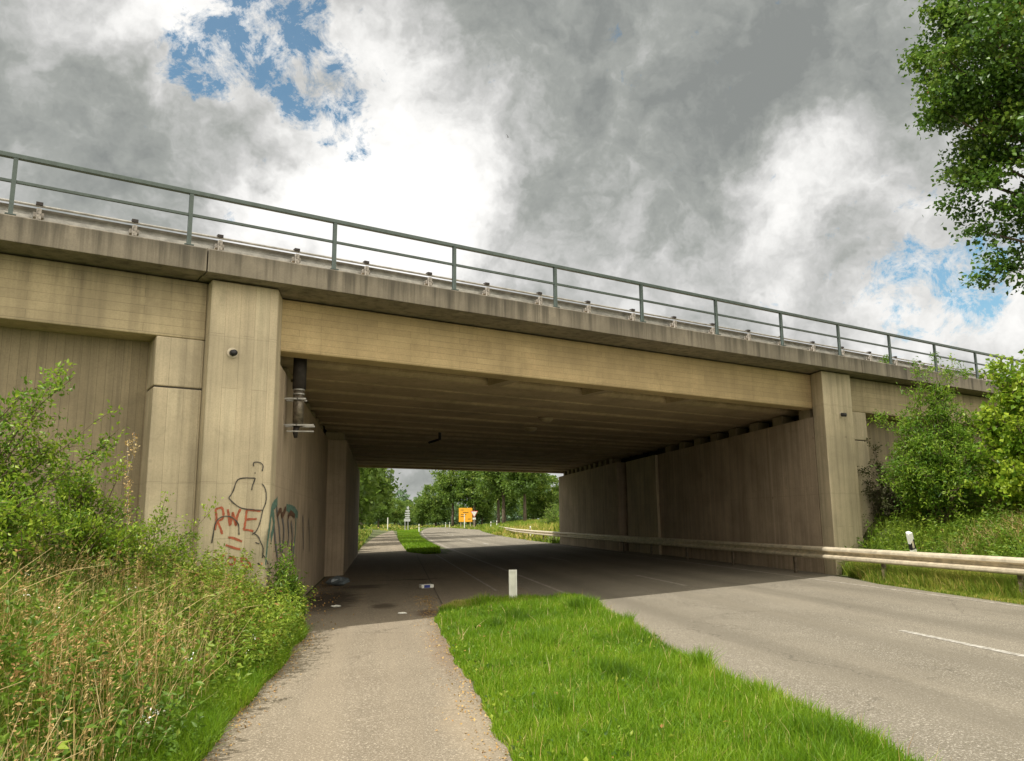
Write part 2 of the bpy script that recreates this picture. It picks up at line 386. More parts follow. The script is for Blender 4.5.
# ------------------------------------------------------------ bridge
FR = lambda nm: empty(nm, (0, 0, 0), ANG)
XL, XR = -1.80, 11.73
def poly_bridge(XA, XB, t0, t1):      # parallelogram between two X planes
    return [(sx(XA, t0), t0), (sx(XB, t0), t0), (sx(XB, t1), t1), (sx(XA, t1), t1)]
def disc(mb, s, t, z, r, thick, seg=20):
    k = len(mb.v)
    mb.tube([(s, t, z), (s, t-thick, z)], r, seg)
def ribbon(path, w, parent, mat, name, wall=None, depth=13.216):
    """paint stroke: path of (s,z) on the pillar front or (Y,z) on an X wall"""
    mb = MB(); P = [Vector((p[0], p[1], 0)) for p in path]
    if len(P) < 2: return
    k = 0
    for i, p in enumerate(P):
        a = P[max(i-1, 0)]; c_ = P[min(i+1, len(P)-1)]; d = (c_-a).normalized(); n = Vector((-d.y, d.x, 0))
        ww = w*random.uniform(.75, 1.2)/2
        for sg in (-1, 1):
            q = p+n*ww*sg
            if wall is None: mb.v.append((q.x, depth, q.y))
            else:
                s_, t_ = ST(wall, q.x); mb.v.append((s_, t_, q.y))
        if i: mb.f.append((k-2, k-1, k+1, k))
        k += 2
    return mb
def strokes(parent, name, mat, lst, w, wall=None, label=None, depth=13.216):
    tot = MB()
    for j, path in enumerate(lst):
        dd = depth-.0006*j
        # resample smoothly
        pts = []
        for i in range(len(path)-1):
            a0, a1, a2, a3 = path[max(i-1, 0)], path[i], path[i+1], path[min(i+2, len(path)-1)]
            for q in range(6):
                f = q/6; cr = [.5*(2*a1[e]+(a2[e]-a0[e])*f+(2*a0[e]-5*a1[e]+4*a2[e]-a3[e])*f*f+(3*a1[e]-a0[e]-3*a2[e]+a3[e])*f**3) for e in (0, 1)]
                pts.append((cr[0]+random.gauss(0, w*.03), cr[1]+random.gauss(0, w*.03)))
        pts.append(path[-1])
        mb = ribbon(pts, w, parent, mat, name, None if wall is None else wall+.0006*j, dd)
        k = len(tot.v); tot.v += mb.v; tot.f += [tuple(i+k for i in f) for f in mb.f]
    o = tot.build(name, mat, parent)
    if label: o['label'] = label
    return o
def pf(zx, zy):   # measured on the pillar face: crop coordinates -> (s, z)
    x = 195+zx/6.344; y = 455+zy/6.344
    return (3.115+(x-214)*.01554-(550-y)*.00076, 1.34+(550-y)*.01585)

# --- left near abutment
A = FR('bridge_abutment'); tag(A, 'near left concrete abutment with red RWE graffiti on its front pillar', 'bridge abutment', 'concrete abutments of the overpass')
s3 = sx(XL, 13.22)
MB().prism([(2.86, 13.22), (s3, 13.22), (sx(XL, 13.76), 13.76), (2.86, 13.76)], -.6, 5.69).build('pillar', M_pillar, A, .025)
MB().prism([(sx(XL-1.15, 13.765), 13.765), (sx(XL, 13.765), 13.765), (sx(XL, 25.8), 25.8), (sx(XL-1.15, 25.8), 25.8)], -.6, 4.50).build('wall', M_wall, A, .01)
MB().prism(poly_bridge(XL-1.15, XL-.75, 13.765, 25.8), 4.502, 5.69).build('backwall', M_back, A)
MB().box(2.12, 2.857, 13.5, 14.6, -.6, 3.89).build('pilaster', M_pillar, A, .02)
MB().box(2.12, 2.857, 13.5, 14.6, 3.915, 4.717).build('pilaster', M_pillar, A, .02)
MB().box(2.14, 2.857, 13.52, 14.6, 3.885, 3.92).build('joint', M_back, A)
MB().box(-15, 2.857, 13.497, 14.6, 4.72, 5.69).build('wing_beam', M_wing, A, .02)
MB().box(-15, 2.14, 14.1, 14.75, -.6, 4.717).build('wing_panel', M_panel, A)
for k in range(8):
    t = 14.0+k*1.45
    MB().prism(poly_bridge(XL-.6, XL-.08, t, t+.55), 4.502, 4.775).build('bearing_pad', M_pad, A, .01)
def spout(s, z, par):
    mb = MB(); disc(mb, s, 13.219, z, .085, .012); fl = mb.build('drain_spout_flange', M_galv, par)
    MB().tube([(s, 13.3, z+.01), (s, 13.08, z-.02)], .052, 18).build('drain_spout', M_black, par, 0, True)
spout(3.235, 4.50, A)
# graffiti (red words, dark outline figure)
R_ = [[(128, 350), (135, 420), (125, 480)], [(128, 352), (165, 340), (178, 375), (170, 410), (135, 425)], [(140, 425), (160, 470), (170, 505)],
      [(205, 350), (212, 400), (218, 450), (232, 400), (238, 370), (246, 410), (256, 450), (262, 400), (285, 348)],
      [(325, 352), (318, 420), (308, 478)], [(325, 352), (370, 356), (415, 362)], [(318, 415), (355, 412), (390, 412)], [(305, 478), (340, 482), (368, 490)],
      [(208, 525), (240, 530), (295, 552)], [(192, 572), (235, 588), (285, 602)],
      [(160, 640), (185, 638)], [(172, 640), (170, 690)], [(205, 665), (225, 648), (250, 655), (240, 690), (210, 688), (203, 665)], [(290, 650), (292, 690)], [(288, 652), (320, 665), (345, 700), (340, 716), (295, 700)]]
strokes(A, 'graffiti', M_red, [[pf(*p) for p in q] for q in R_], .036, label='red sprayed letters RWE over an equals sign')
K_ = [[(210, 278), (235, 240), (262, 170), (300, 152), (380, 150)], [(380, 150), (372, 175), (362, 200), (357, 228)], [(425, 185), (445, 215), (453, 260), (448, 310), (430, 355), (420, 400), (405, 450), (385, 490), (358, 510)],
      [(210, 278), (240, 310), (290, 342), (360, 352), (430, 356)], [(105, 558), (115, 500), (130, 430), (165, 398), (215, 395), (255, 420), (272, 450), (275, 510)], [(365, 500), (395, 520), (415, 560), (430, 600), (425, 660)], [(430, 640), (450, 670), (462, 700)],
      [(395, 690), (430, 720), (460, 730)], [(378, 115), (380, 120)], [(370, 75), (372, 50), (410, 48), (432, 70), (425, 105)], [(380, 560), (405, 570)]]
strokes(A, 'graffiti', M_blk, [[pf(*p) for p in q] for q in K_], .019, depth=13.208, label='thin black sprayed outline of a hooded shape')
yw = lambda zx: 834*1.72*1.03/(381-(195+zx/6.344))-.2
def iw(zx, zy):
    x = 195+zx/6.344; y = 455+zy/6.344; Y = 1465/(381-x)
    return (Y, 1.75+(522-y)*Y/818)
T_ = [[(545, 290), (515, 340), (505, 450), (495, 560), (490, 680)], [(620, 340), (655, 360), (660, 450), (655, 560), (650, 620)], [(600, 330), (640, 345), (670, 380)], [(515, 350), (530, 420), (515, 520)]]
for i_, q in enumerate(T_): strokes(A, 'graffiti_stroke', M_teal, [[iw(*p) for p in q]], .16, XL+.004+.0006*i_, 'teal sprayed outline stroke')
B_ = [[(540, 330), (560, 450), (575, 600)], [(575, 380), (590, 480), (585, 620)], [(610, 400), (620, 500), (615, 560)], [(530, 450), (545, 560), (560, 640)], [(700, 380), (705, 480), (710, 590)], [(735, 400), (742, 500), (745, 600)], [(630, 420), (640, 500), (640, 600)]]
for i_, q in enumerate(B_): strokes(A, 'graffiti_stroke', M_blue, [[iw(*p) for p in q]], .13, XL+.008+.0006*i_, 'faded blue sprayed fill stroke')
Br = [[(545, 380), (565, 345), (575, 380), (595, 335)], [(610, 390), (625, 365), (650, 385)]]
for i_, q in enumerate(Br): strokes(A, 'graffiti_stroke', M_brownp, [[iw(*p) for p in q]], .1, XL+.013+.0006*i_, 'brown sprayed peak stroke')

# --- right near abutment
A2 = FR('bridge_abutment'); tag(A2, 'near right concrete abutment with pale end pillar behind the roadside guardrail', 'bridge abutment', 'concrete abutments of the overpass')
MB().prism([(sx(XR, 13.22), 13.22), (20.06, 13.22), (20.06, 14.4), (sx(XR, 13.76)+.6, 13.76), (sx(XR, 13.76), 13.76)], -.6, 5.69).build('pillar', M_pillar, A2, .025)
MB().prism([(sx(XR, 13.765), 13.765), (sx(XR+1.15, 14.41), 14.41), (sx(XR+1.15, 29.2), 29.2), (sx(XR, 29.2), 29.2)], -.6, 4.50).build('wall', M_wall, A2, .01)
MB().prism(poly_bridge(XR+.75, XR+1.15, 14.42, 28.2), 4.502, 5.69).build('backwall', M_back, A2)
MB().box(20.063, 21.1, 13.5, 14.6, -.6, 3.89).build('pilaster', M_pillar, A2, .02)
MB().box(20.063, 21.1, 13.5, 14.6, 3.915, 4.717).build('pilaster', M_pillar, A2, .02)
MB().box(20.063, 21.08, 13.52, 14.6, 3.885, 3.92).build('joint', M_back, A2)
MB().box(20.063, 44, 13.497, 14.6, 4.72, 5.69).build('wing_beam', M_wing, A2, .02)
MB().box(21.08, 44, 14.1, 14.75, -.6, 4.717).build('wing_panel', M_panel, A2)
for k in range(8):
    t = 14.0+k*1.45
    MB().prism(poly_bridge(XR+.08, XR+.6, t, t+.55), 4.502, 4.775).build('bearing_pad', M_pad, A2, .01)
spout(19.52, 4.53, A2)

# --- rear abutments
A3 = FR('bridge_abutment'); tag(A3, 'rear left concrete abutment at the far end of the footpath wall', 'bridge abutment', 'concrete abutments of the overpass')
MB().prism(poly_bridge(-2.9, -1.2, 25.83, 41.6), -.6, 4.50).build('wall', M_wall, A3, .015)
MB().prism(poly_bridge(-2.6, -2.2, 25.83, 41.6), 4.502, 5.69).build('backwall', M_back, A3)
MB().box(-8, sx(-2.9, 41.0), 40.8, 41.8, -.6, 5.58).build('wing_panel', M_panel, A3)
A4 = FR('bridge_abutment'); tag(A4, 'rear right concrete abutment with projecting middle pilaster under the deck', 'bridge abutment', 'concrete abutments of the overpass')
MB().prism(poly_bridge(11.58, 11.727, 25.4, 29.25), -.6, 4.49).build('pilaster', M_pillar, A4, .015)
MB().prism(poly_bridge(11.22, 12.9, 29.7, 41.6), -.6, 4.50).build('wall', M_wall, A4, .015)
MB().prism(poly_bridge(12.3, 12.6, 28.3, 41.6), 4.502, 5.69).build('backwall', M_back, A4)
MB().prism(poly_bridge(11.9, 12.9, 29.22, 29.68), -.6, 4.5).build('joint', M_back, A4)
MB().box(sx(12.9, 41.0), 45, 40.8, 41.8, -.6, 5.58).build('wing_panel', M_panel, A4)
for k in range(16):
    t = 26.0+k*.95
    MB().prism(poly_bridge(-1.9, -1.3, t, t+.4), 4.502, 4.775).build('bearing_pad', M_pad, A3)
    if t > 29.8: MB().prism(poly_bridge(11.32, 11.9, t, t+.4), 4.502, 4.775).build('bearing_pad', M_pad, A4)

# --- near deck
D = FR('bridge_deck'); tag(D, 'near concrete bridge deck spanning the road with board-marked edge beam and weathered cap', 'bridge deck', 'concrete decks of the overpass')
def beam(t0, t1, zb, zt, XA, XB, par, name='beam', ch=.09, mat=None):
    mb = MB(); s0a, s1a = sx(XA, t0), sx(XB, t0)
    prof = [(t0, zt), (t0, zb+ch), (t0+ch, zb), (t1-ch, zb), (t1, zb+ch), (t1, zt)]
    k = len(mb.v); n = len(prof)
    for X in (XA, XB): mb.v += [(sx(X, t), t, z) for t, z in prof]
    mb.f += [tuple(range(k, k+n)), tuple(range(k+2*n-1, k+n-1, -1))]
    mb.f += [(k+(i+1) % n, k+i, k+n+i, k+n+(i+1) % n) for i in range(n)]
    return mb.build(name, mat or M_soffit, par)
# edge beam starts behind the pillars
eb = MB().prism([(sx(-2.3, 13.77), 13.77), (19.25, 13.77), (19.25, 14.25), (sx(-2.3, 14.25), 14.25)], 4.74, 5.69).build('edge_beam', M_beam, D, .03)
zb1 = 4.80
for k, t0 in enumerate(np.arange(15.15, 24.3, 1.45)):
    beam(t0+.07, min(t0+1.38, 24.62), zb1+(.02 if k % 2 else 0), 5.55, -2.4, 12.4, D)
MB().prism(poly_bridge(-2.4, 12.4, 14.255, 15.15), 5.22, 5.66).build('soffit_bay', M_soffit, D)
for sc_ in (9.35, 12.05, 14.85):
    MB().prism([(sc_, 14.26), (sc_+.28, 14.26), (sc_+.28, 15.17), (sc_, 15.17)], 4.755, 5.23).build('rib', M_soffit, D)
MB().prism(poly_bridge(-3.3, 13.3, 13.995, 25.1), 5.692, 6.05).build('deck_slab', M_soffit, D)
def cap(s0, s1, t0, t1, par):     # edge cap with a drip nose
    prof = [(t0, 5.695), (t0, 6.07), (t0+.03, 6.09), (t1, 6.07), (t1, 5.715), (t0+.30, 5.715), (t0+.27, 5.695)]
    mb = MB(); n = len(prof)
    for s in (s0, s1): mb.v += [(s, t, z) for t, z in prof]
    mb.f += [tuple(range(n)), tuple(range(2*n-1, n-1, -1))]
    mb.f += [((i+1) % n, i, n+i, n+(i+1) % n) for i in range(n)]
    return mb.build('edge_cap', M_cap, par, .008)
cap(2.70, 20.10, 12.85, 13.98, D)
cap(-40, 2.68, 12.85, 13.98, A); cap(20.12, 75, 12.85, 13.98, A2)
MB().box(-40, 75, 14.0, 14.35, 6.055, 6.22).build('deck_kerb', M_pad, D)
MB().box(-40, 75, 24.6, 25.6, 6.055, 6.2).build('joint_light_seal', M_pad, D)  # unseen strip added over the deck joint to block sun leaking through
for X_, t_, z_ in ((4.87, 19.54, 4.80), (4.88, 21.9, 4.81)):
    mb = MB(); s_ = ST(X_, 0)[0]
    s_ = sx(X_, t_); mb.tube([(s_, t_, z_+.01), (s_, t_, z_-.05), (s_, t_, z_-.11), (s_, t_, z_-.14)], [.22, .21, .15, .05], 18); mb.build('soffit_lamp', M_lamp, D, 0, True)
MB().tube([(13.4, 25.0, 5.0), (13.4, 25.0, 4.6)], .05, 12).build('drain_stub', M_dark, D, 0, True)
MB().tube([(13.4, 25.0, 4.62), (13.45, 25.9, 4.58)], .045, 10).build('drain_stub', M_dark, D, 0, True)
# --- far deck
D2 = FR('bridge_deck'); tag(D2, 'far concrete bridge deck with close-set ribs behind the near one', 'bridge deck', 'concrete decks of the overpass')
t0 = 25.25; k = 0
while t0 < 41.2:
    beam(t0+.07, t0+.88, 4.80 if k % 2 else 4.83, 5.5, -1.9, 12.2, D2, ch=.16); t0 += .95; k += 1
MB().prism(poly_bridge(-3.3, 13.3, 25.1, 42.19), 5.695, 6.05).build('deck_slab', M_soffit, D2)
MB().prism(poly_bridge(-2.2, 12.4, 41.35, 41.9), 4.74, 5.575).build('edge_beam', M_beam, D2, .03)
MB().box(-40, 75, 42.2, 43.35, 5.62, 6.09).build('edge_cap', M_cap, D2)

# --- railing
RL = FR('bridge_railing'); tag(RL, 'long green-grey steel railing along the top of the overpass', 'railing')
mb = MB().box(-16, 60, 12.965, 13.045, 6.985, 7.055); mb.build('top_rail', M_paintg, RL, .008)
mb = MB().box(-16, 60, 12.985, 13.025, 6.615, 6.66); mb.build('mid_rail', M_paintg, RL, .005)
pm = None
for k in range(-6, 25):
    s = 2.42*k
    if pm is None:
        pm = MB().box(-.03, .03, 12.97, 13.035, 6.128, 6.983).box(-.07, .07, 12.94, 13.06, 6.118, 6.135).build('post', M_paintg, RL); pm.location = (s, 0, 0)
    else:
        c_ = pm.copy(); COL.objects.link(c_); c_.parent = RL; c_.location = (s, 0, 0)
# --- crash barrier on the deck
def wprof(h=.31, d=.10, th=.006, sgn=1):
    pts = [(-h/2, .005), (-.125, d*.9), (-.105, d), (-.065, d), (-.03, .0), (.03, .0), (.065, d), (.105, d), (.125, d*.9), (h/2, .005)]
    out = [(sgn*a, z) for z, a in pts]+[(sgn*a-sgn*th*1.4, z) for z, a in reversed(pts)]
    return out
M_zinc = plain('grey_zinc_barrier', (.40, .39, .36), .45, .35, .2, 6)
DB = FR('crash_barrier'); tag(DB, 'galvanised crash barrier on the bridge deck behind the railing', 'guardrail')
mb = MB(); mb.sweep(wprof(sgn=-1), [(-20, 14.62, 6.70), (60, 14.62, 6.70)]); mb.build('rail_beam', M_zinc, DB)
mb = MB(); mb.tube([(-20, 14.5, 6.865), (60, 14.5, 6.865)], .022, 8); mb.build('top_bar', M_zinc, DB)
pm = None
for k in range(-12, 42):
    s = .385+1.42*k
    if pm is None:
        mb = MB().box(-.035, .035, 14.42, 14.50, 6.1, 6.80).box(-.075, .075, 14.46, 14.56, 6.66, 6.74).box(-.09, .09, 14.36, 14.56, 6.22, 6.245)
        pm = mb.build('barrier_post', M_rust, DB); pm.location = (s, 0, 0)
        cp = MB().box(-.05, .05, 14.44, 14.55, 6.865, 6.915).build('post_cap', M_dark, pm)
    else:
        c_ = pm.copy(); COL.objects.link(c_); c_.parent = DB; c_.location = (s, 0, 0)
        c2 = cp.copy(); COL.objects.link(c2); c2.parent = c_

# --- drain pipe at left
DP = empty('drainpipe', (-1.56, 15.25, 3.5)); tag(DP, 'short dark drainpipe with two metal brackets hanging beside the left pillar', 'drainpipe')
MB().tube([(0, 0, .72), (0, 0, 1.5)], .125, 20).build('sleeve', M_dark, DP, 0, True)
MB().tube([(0, 0, .02), (0, 0, .74)], .10, 20).build('pipe', plain('weathered_zinc', (.20, .17, .13), .45, .5, .35, 12), DP, 0, True)
for z in (.62, .70): MB().tube([(0, 0, z-.012), (0, 0, z+.012)], .112, 20).build('ring', M_zinc, DP)
for z, e in ((.52, .12), (.03, .28)):
    MB().box(-.26, e+.02, -.14, -.118, z-.015, z+.015).box(-.26, e+.02, .118, .14, z-.015, z+.015).box(-.02, .0, -.14, .14, z-.012, z+.012).build('bracket', M_zinc, DP)
MB().box(-.18, .30, -.13, -.11, -.10, -.075).build('bracket', M_zinc, DP)
MB().tube([(-.02, 0, .03), (-.04, -.02, -.1), (-.03, -.02, -.2)], [.06, .05, .03], 12).build('nozzle', M_dark, DP, 0, True)

# ------------------------------------------------------------ roadside guardrail
M_postd = plain('weathered_post_steel', (.16, .125, .085), .7, .2, .3, 8)
GR = empty('roadside_guardrail'); tag(GR, 'long galvanised guardrail along the right edge of the road', 'guardrail')
gxf = interp([(-6, 11.13), (48, 11.13), (60, 11.4), (75, 12.3), (100, 14.9), (118, 17.0)])
gpath = [(gxf(Y)+.08, Y, .02*(11.13+2.2)+.60) for Y in list(np.linspace(-6, 48, 14))+list(np.linspace(52, 118, 18))]
mb = MB(); mb.sweep(wprof(sgn=-1), gpath); mb.build('rail_beam', M_galv, GR)
for Y in np.arange(-3, 119, 4.0):
    x = gxf(Y)+.10
    MB().box(x, x+.055, Y-.05, Y+.05, 0, .86).build('guardrail_post', M_postd, GR)
    if Y < 40:
        MB().box(x-.03, x+.01, Y-.16, Y+.16, .835, .875).build('splice_plate', M_galv, GR)

# ------------------------------------------------------------ posts
MP = empty('marker_post', (2.62, 16.25, .08)); tag(MP, 'square white concrete marker post standing in the grass tip by the underpass', 'marker post')
MB().box(-.075, .075, -.05, .05, -.1, .70).build('shaft', M_whiteworn, MP, .006)
MB().box(-.08, -.052, -.062, -.051, -.1, .705).box(.052, .08, -.062, -.051, -.1, .705).box(-.051, .051, -.062, -.051, .67, .705).build('rim', M_white, MP)
def delineator(loc, tilt, label, h=1.0, cat='delineator', group=None, sc_=1.0):
    o = empty('delineator_post', loc); o.rotation_euler = (tilt[0], tilt[1], tilt[2]); o.scale = (sc_, sc_, sc_)
    tag(o, label, cat, group)
    tri = [(-.06, -.04), (.06, -.04), (.045, .03), (0, .055), (-.045, .03)]
    MB().prism(tri, -.15, h-.36).build('lower_shaft', M_white, o)
    MB().prism([(x*1.02, y*1.02) for x, y in tri], [h-.36]*5, [h-.24, h-.15, h-.15, h-.2, h-.24]).build('black_band', M_black, o)
    MB().prism(tri, [h-.24, h-.15, h-.15, h-.2, h-.24], [h-.03, h-.03, h, h, h]).build('head', M_white, o)
    MB().box(-.022, .022, -.048, -.0415, h-.33, h-.19).build('reflector', M_galv, o)
    return o
delineator((12.12, 17.0, .36), (.08, -.27, .2), 'black and white delineator post leaning left behind the right guardrail', .98, sc_=1.12)
for (x, y, X_, Y_, l) in ((0, 0, 15.9, 203, 'left of a pair of tiny white posts at the far road bend'), (0, 0, 16.9, 203, 'right of a pair of tiny white posts at the far road bend'),
                         (0, 0, 16.7, 124, 'white post standing at the far end of the guardrail'), (0, 0, 18.6, 131, 'white post between the tree trunks beyond the guardrail end'),
                         (0, 0, 5.7, 124, 'single white post left of the far road mouth'), (0, 0, 12.9, 70, 'white post above the guardrail in dry grass, close to the right abutment')):
    o = delineator((X_, Y_, float(hgt(X_, Y_))), (0, 0, 0), l, 1.05, group='small white posts in the distance', sc_=1.15 if Y_ > 100 else .9)
# ------------------------------------------------------------ far signs
OS = empty('direction_sign', (19.3, 187, float(hgt(19.3, 187)))); OS.scale = (1.3, 1.3, 1.3); tag(OS, 'large square orange direction sign beyond the underpass', 'road sign')
MB().box(-1.2, 1.2, -.03, .03, 1.0, 3.45).build('board', M_orange, OS, .02)
mb = MB()
for z, a, b_ in ((3.1, -.9, -.35), (2.65, -.5, .5), (2.3, -.85, .1), (1.95, -.9, -.1), (1.5, .4, .9)): mb.box(a, b_, -.038, -.031, z-.05, z+.05)
mb.build('print', M_signdark, OS)
for x in (-.85, .85): MB().box(x-.04, x+.04, .035, .11, -.3, 3.3).build('leg', M_galv, OS)
YS = empty('yield_sign', (17.3, 152, float(hgt(17.3, 152)))); tag(YS, 'red and white triangular give-way sign just right of the orange sign', 'road sign')
MB().tube([(0, .05, -.2), (0, .05, 3.4)], .04, 8).build('pole', M_galv, YS)
def tri_plate(r, y0, y1, zc, name, mat, par):
    P = [(-r, zc+r*.58), (r, zc+r*.58), (0, zc-r*1.15)]; mb = MB()
    mb.v = [(x, y0, z) for x, z in P]+[(x, y1, z) for x, z in P]; mb.f = [(0, 1, 2), (5, 4, 3), (0, 3, 4, 1), (1, 4, 5, 2), (2, 5, 3, 0)]
    return mb.build(name, mat, par)
tri_plate(.72, -.02, .0, 2.95, 'plate', M_signred, YS); tri_plate(.56, -.03, -.021, 2.93, 'inner_plate', M_white, YS)
MB().box(-.3, .3, -.02, 0, 1.75, 2.1).build('supplement_plate', M_white, YS)
WP = empty('white_pole', (16.9, 166, .3)); tag(WP, 'slim white pole standing in front of the orange sign', 'pole')
MB().tube([(0, 0, 0), (0, 0, 2.9)], .09, 8).build('shaft', M_whiteworn, WP)
M_psign = plain('pale_sign_back', (.42, .44, .43), .6)
SP = empty('signpost', (4.9, 150, 0)); tag(SP, 'grey pole stacked with small white signs left of the far road', 'signpost')
MB().tube([(.0, 0, 0), (0, 0, 4.6)], .06, 8).build('pole', M_psign, SP)
MB().tube([(-.55, 0, 0), (-.55, 0, 1.9)], .05, 8).build('pole', M_psign, SP)
for z, w, h in ((4.3, .28, .22), (3.75, .5, .2), (3.3, .62, .14), (2.9, .6, .16), (2.5, .55, .14), (2.1, .75, .3)):
    MB().box(-w, w*.5, -.05, -.02, z-h, z+h*.6).build('sign_plate', M_psign, SP)
PL = empty('lamp_pole', (1.3, 160, 0)); tag(PL, 'pale slim pole at the far end of the footpath', 'pole')
MB().tube([(0, 0, 0), (0, 0, 2.6)], .09, 8).build('shaft', M_whiteworn, PL)

# ------------------------------------------------------------ litter and bird
def crumple(name, loc, size, mat, label, cat, seed, squash=.5):
    r = np.random.default_rng(seed); mb = MB(); n, mseg = 9, 6
    for i in range(mseg+1):
        ph = math.pi*i/mseg
        for j in range(n):
            th = 2*math.pi*j/n; rr = 1+r.uniform(-.28, .28)
            mb.v.append((size[0]*math.sin(ph)*math.cos(th)*rr, size[1]*math.sin(ph)*math.sin(th)*rr, size[2]*(1-math.cos(ph))*.5*(1+r.uniform(-.2, .2))))
    for i in range(mseg):
        for j in range(n): mb.f.append((i*n+j, i*n+(j+1) % n, (i+1)*n+(j+1) % n, (i+1)*n+j))
    o = mb.build(name, mat); o.location = loc; tag(o, label, cat); return o
crumple('plastic_bag', (-1.15, 23.2, .03), (.28, .22, .24), plain('pale_blue_plastic', (.14, .17, .19), .35), 'crumpled grey-blue plastic bag lying against the foot of the left wall', 'bag', 3)
CT = empty('drink_carton', (1.18, 21.2, .075), .35); tag(CT, 'flattened blue and white carton lying on the path in the underpass', 'carton')
MB().box(-.17, .17, -.09, .09, .0, .09).build('body', M_white, CT, .012)
MB().box(-.10, .06, -.094, -.0905, .01, .08).build('print', plain('blue_print', (.03, .05, .25), .5), CT)
MB().box(-.13, -.08, -.06, .06, .0905, .094).build('print', plain('blue_print_top', (.03, .05, .25), .5), CT)
crumple('paper_scrap', (.42, 15.6, .055), (.09, .05, .03), M_white, 'small white paper scrap on the shaded path', 'litter', 5)
crumple('paper_scrap', (-.88, 17.4, .03), (.10, .06, .04), M_white, 'pale scrap on the dark dirt beside the left wall', 'litter', 6)
crumple('stone', (.93, 6.9, .06), (.035, .02, .02), M_pad, 'small pale stone by the grass edge of the sunlit path', 'stone', 7)
crumple('twig_scrap', (-.42, 6.15, .04), (.04, .02, .02), M_dark, 'small dark twig lying alone on the sunlit path', 'twig', 8)
BD = empty('bird', (-.05, 0, 0)); tag(BD, 'tiny dark bird flying high in the grey clouds', 'bird')
BD.location = (6.65, 41.43, 23.0); BD.scale = (.35, .35, .35)
mb = MB(); mb.tube([(-.02, -.2, 0), (0, -.1, .02), (0, .02, .02), (0, .14, .02), (0, .2, .03)], [.01, .06, .075, .05, .02], 8); mb.build('body', M_dark, BD, 0, True)
for sg in (-1, 1):
    mb = MB(); P = [(0, .05, .04), (.28*sg, .06, .22), (.55*sg, -.08, .30), (.27*sg, -.06, .2), (0, -.07, .04)]
    mb.v = P+[(x, y, z-.012) for x, y, z in P]; mb.f = [(0, 1, 2, 3, 4), (9, 8, 7, 6, 5)]+[(i, i+5, (i+1) % 5+5, (i+1) % 5) for i in range(5)]
    mb.build('wing', M_dark, BD)
BD.rotation_euler = (.3, .3, .5)

# ------------------------------------------------------------ foliage generators
def rnd_dirs(n, rng, up=0.0):
    v = rng.normal(size=(n, 3)); v[:, 2] += up; return v/np.linalg.norm(v, axis=1)[:, None]
def leaf_mesh(name, P, size, rng, mat, parent=None, D=None, aspect=.5, up=.6, tint=None, droop=0.0):
    """one folded leaf (2 quads sharing a midrib) per point"""
    n = len(P); L = size*rng.uniform(.6, 1.25, n)[:, None]
    d = rnd_dirs(n, rng, 0.1) if D is None else D+rng.normal(0, .35, (n, 3)); d[:, 2] -= droop
    d /= np.linalg.norm(d, axis=1)[:, None]
    nm = rnd_dirs(n, rng, up*1.6); nm -= d*np.sum(nm*d, 1)[:, None]; nm /= np.linalg.norm(nm, axis=1)[:, None]+1e-9
    sd = np.cross(d, nm)
    w = L*aspect*.5
    b0 = P; tip = P+d*L-nm*L*.12; mid = P+d*L*.5
    l = P+d*L*.45+sd*w+nm*L*.10; r = P+d*L*.45-sd*w+nm*L*.10
    V = np.stack([b0, l, tip, r], 1).reshape(-1, 3)
    k = np.arange(n)*4
    F = np.concatenate([np.stack([k, k+1, k+2], 1), np.stack([k, k+2, k+3], 1)])
    t = rng.uniform(0, 1, n) if tint is None else np.clip(tint+rng.normal(0, .13, n), 0, 1)
    return mesh_np(name, V, F, np.concatenate([t, t]), mat, parent)
def blades(name, P, H, wid, rng, mat, lean=.35, tint=None, parent=None, curl=.5):
    n = len(P); a = rng.uniform(0, 2*np.pi, n); hd = np.stack([np.cos(a), np.sin(a), np.zeros(n)], 1)
    f = rng.uniform(0, 2*np.pi, n); sd = np.stack([np.cos(f), np.sin(f), np.zeros(n)], 1)*(wid*rng.uniform(.7, 1.3, n))[:, None]*.5
    H = H[:, None]; ln = (np.abs(rng.normal(0, lean, n))[:, None])
    up = np.array([0, 0, 1.])
    m1 = P+up*H*.5+hd*H*ln*.3; tp = P+up*H*(1-.25*np.minimum(ln, 1.5)*curl)+hd*H*ln
    V = np.stack([P-sd, P+sd, m1-sd*.8, m1+sd*.8, tp], 1).reshape(-1, 3); k = np.arange(n)*5
    F = np.concatenate([np.stack([k, k+1, k+3], 1), np.stack([k, k+3, k+2], 1), np.stack([k+2, k+3, k+4], 1)])
    t = rng.uniform(0, 1, n) if tint is None else np.clip(tint+rng.normal(0, .12, n), 0, 1)
    return mesh_np(name, V, F, np.tile(t, 3), mat, parent)
def fnoise(X, Y, seed=0):
    r = np.random.default_rng(seed); v = 0
    for k in range(6):
        a = r.uniform(0, 6.28); f = r.uniform(.6, 3.2); v = v+np.sin((X*np.cos(a)+Y*np.sin(a))*f+r.uniform(0, 6))/6
    return v*1.3
def scatter(n, x0, x1, y0, y1, keep, rng, power=1.0):
    """random points, denser at small Y (where they show largest)"""
    u = rng.uniform(0, 1, n*3)**power
    X = rng.uniform(x0, x1, n*3); Y = y0+(y1-y0)*u
    k = keep(X, Y); X, Y = X[k][:n], Y[k][:n]
    return X, Y, np.stack([X, Y, hgt(X, Y)], 1)

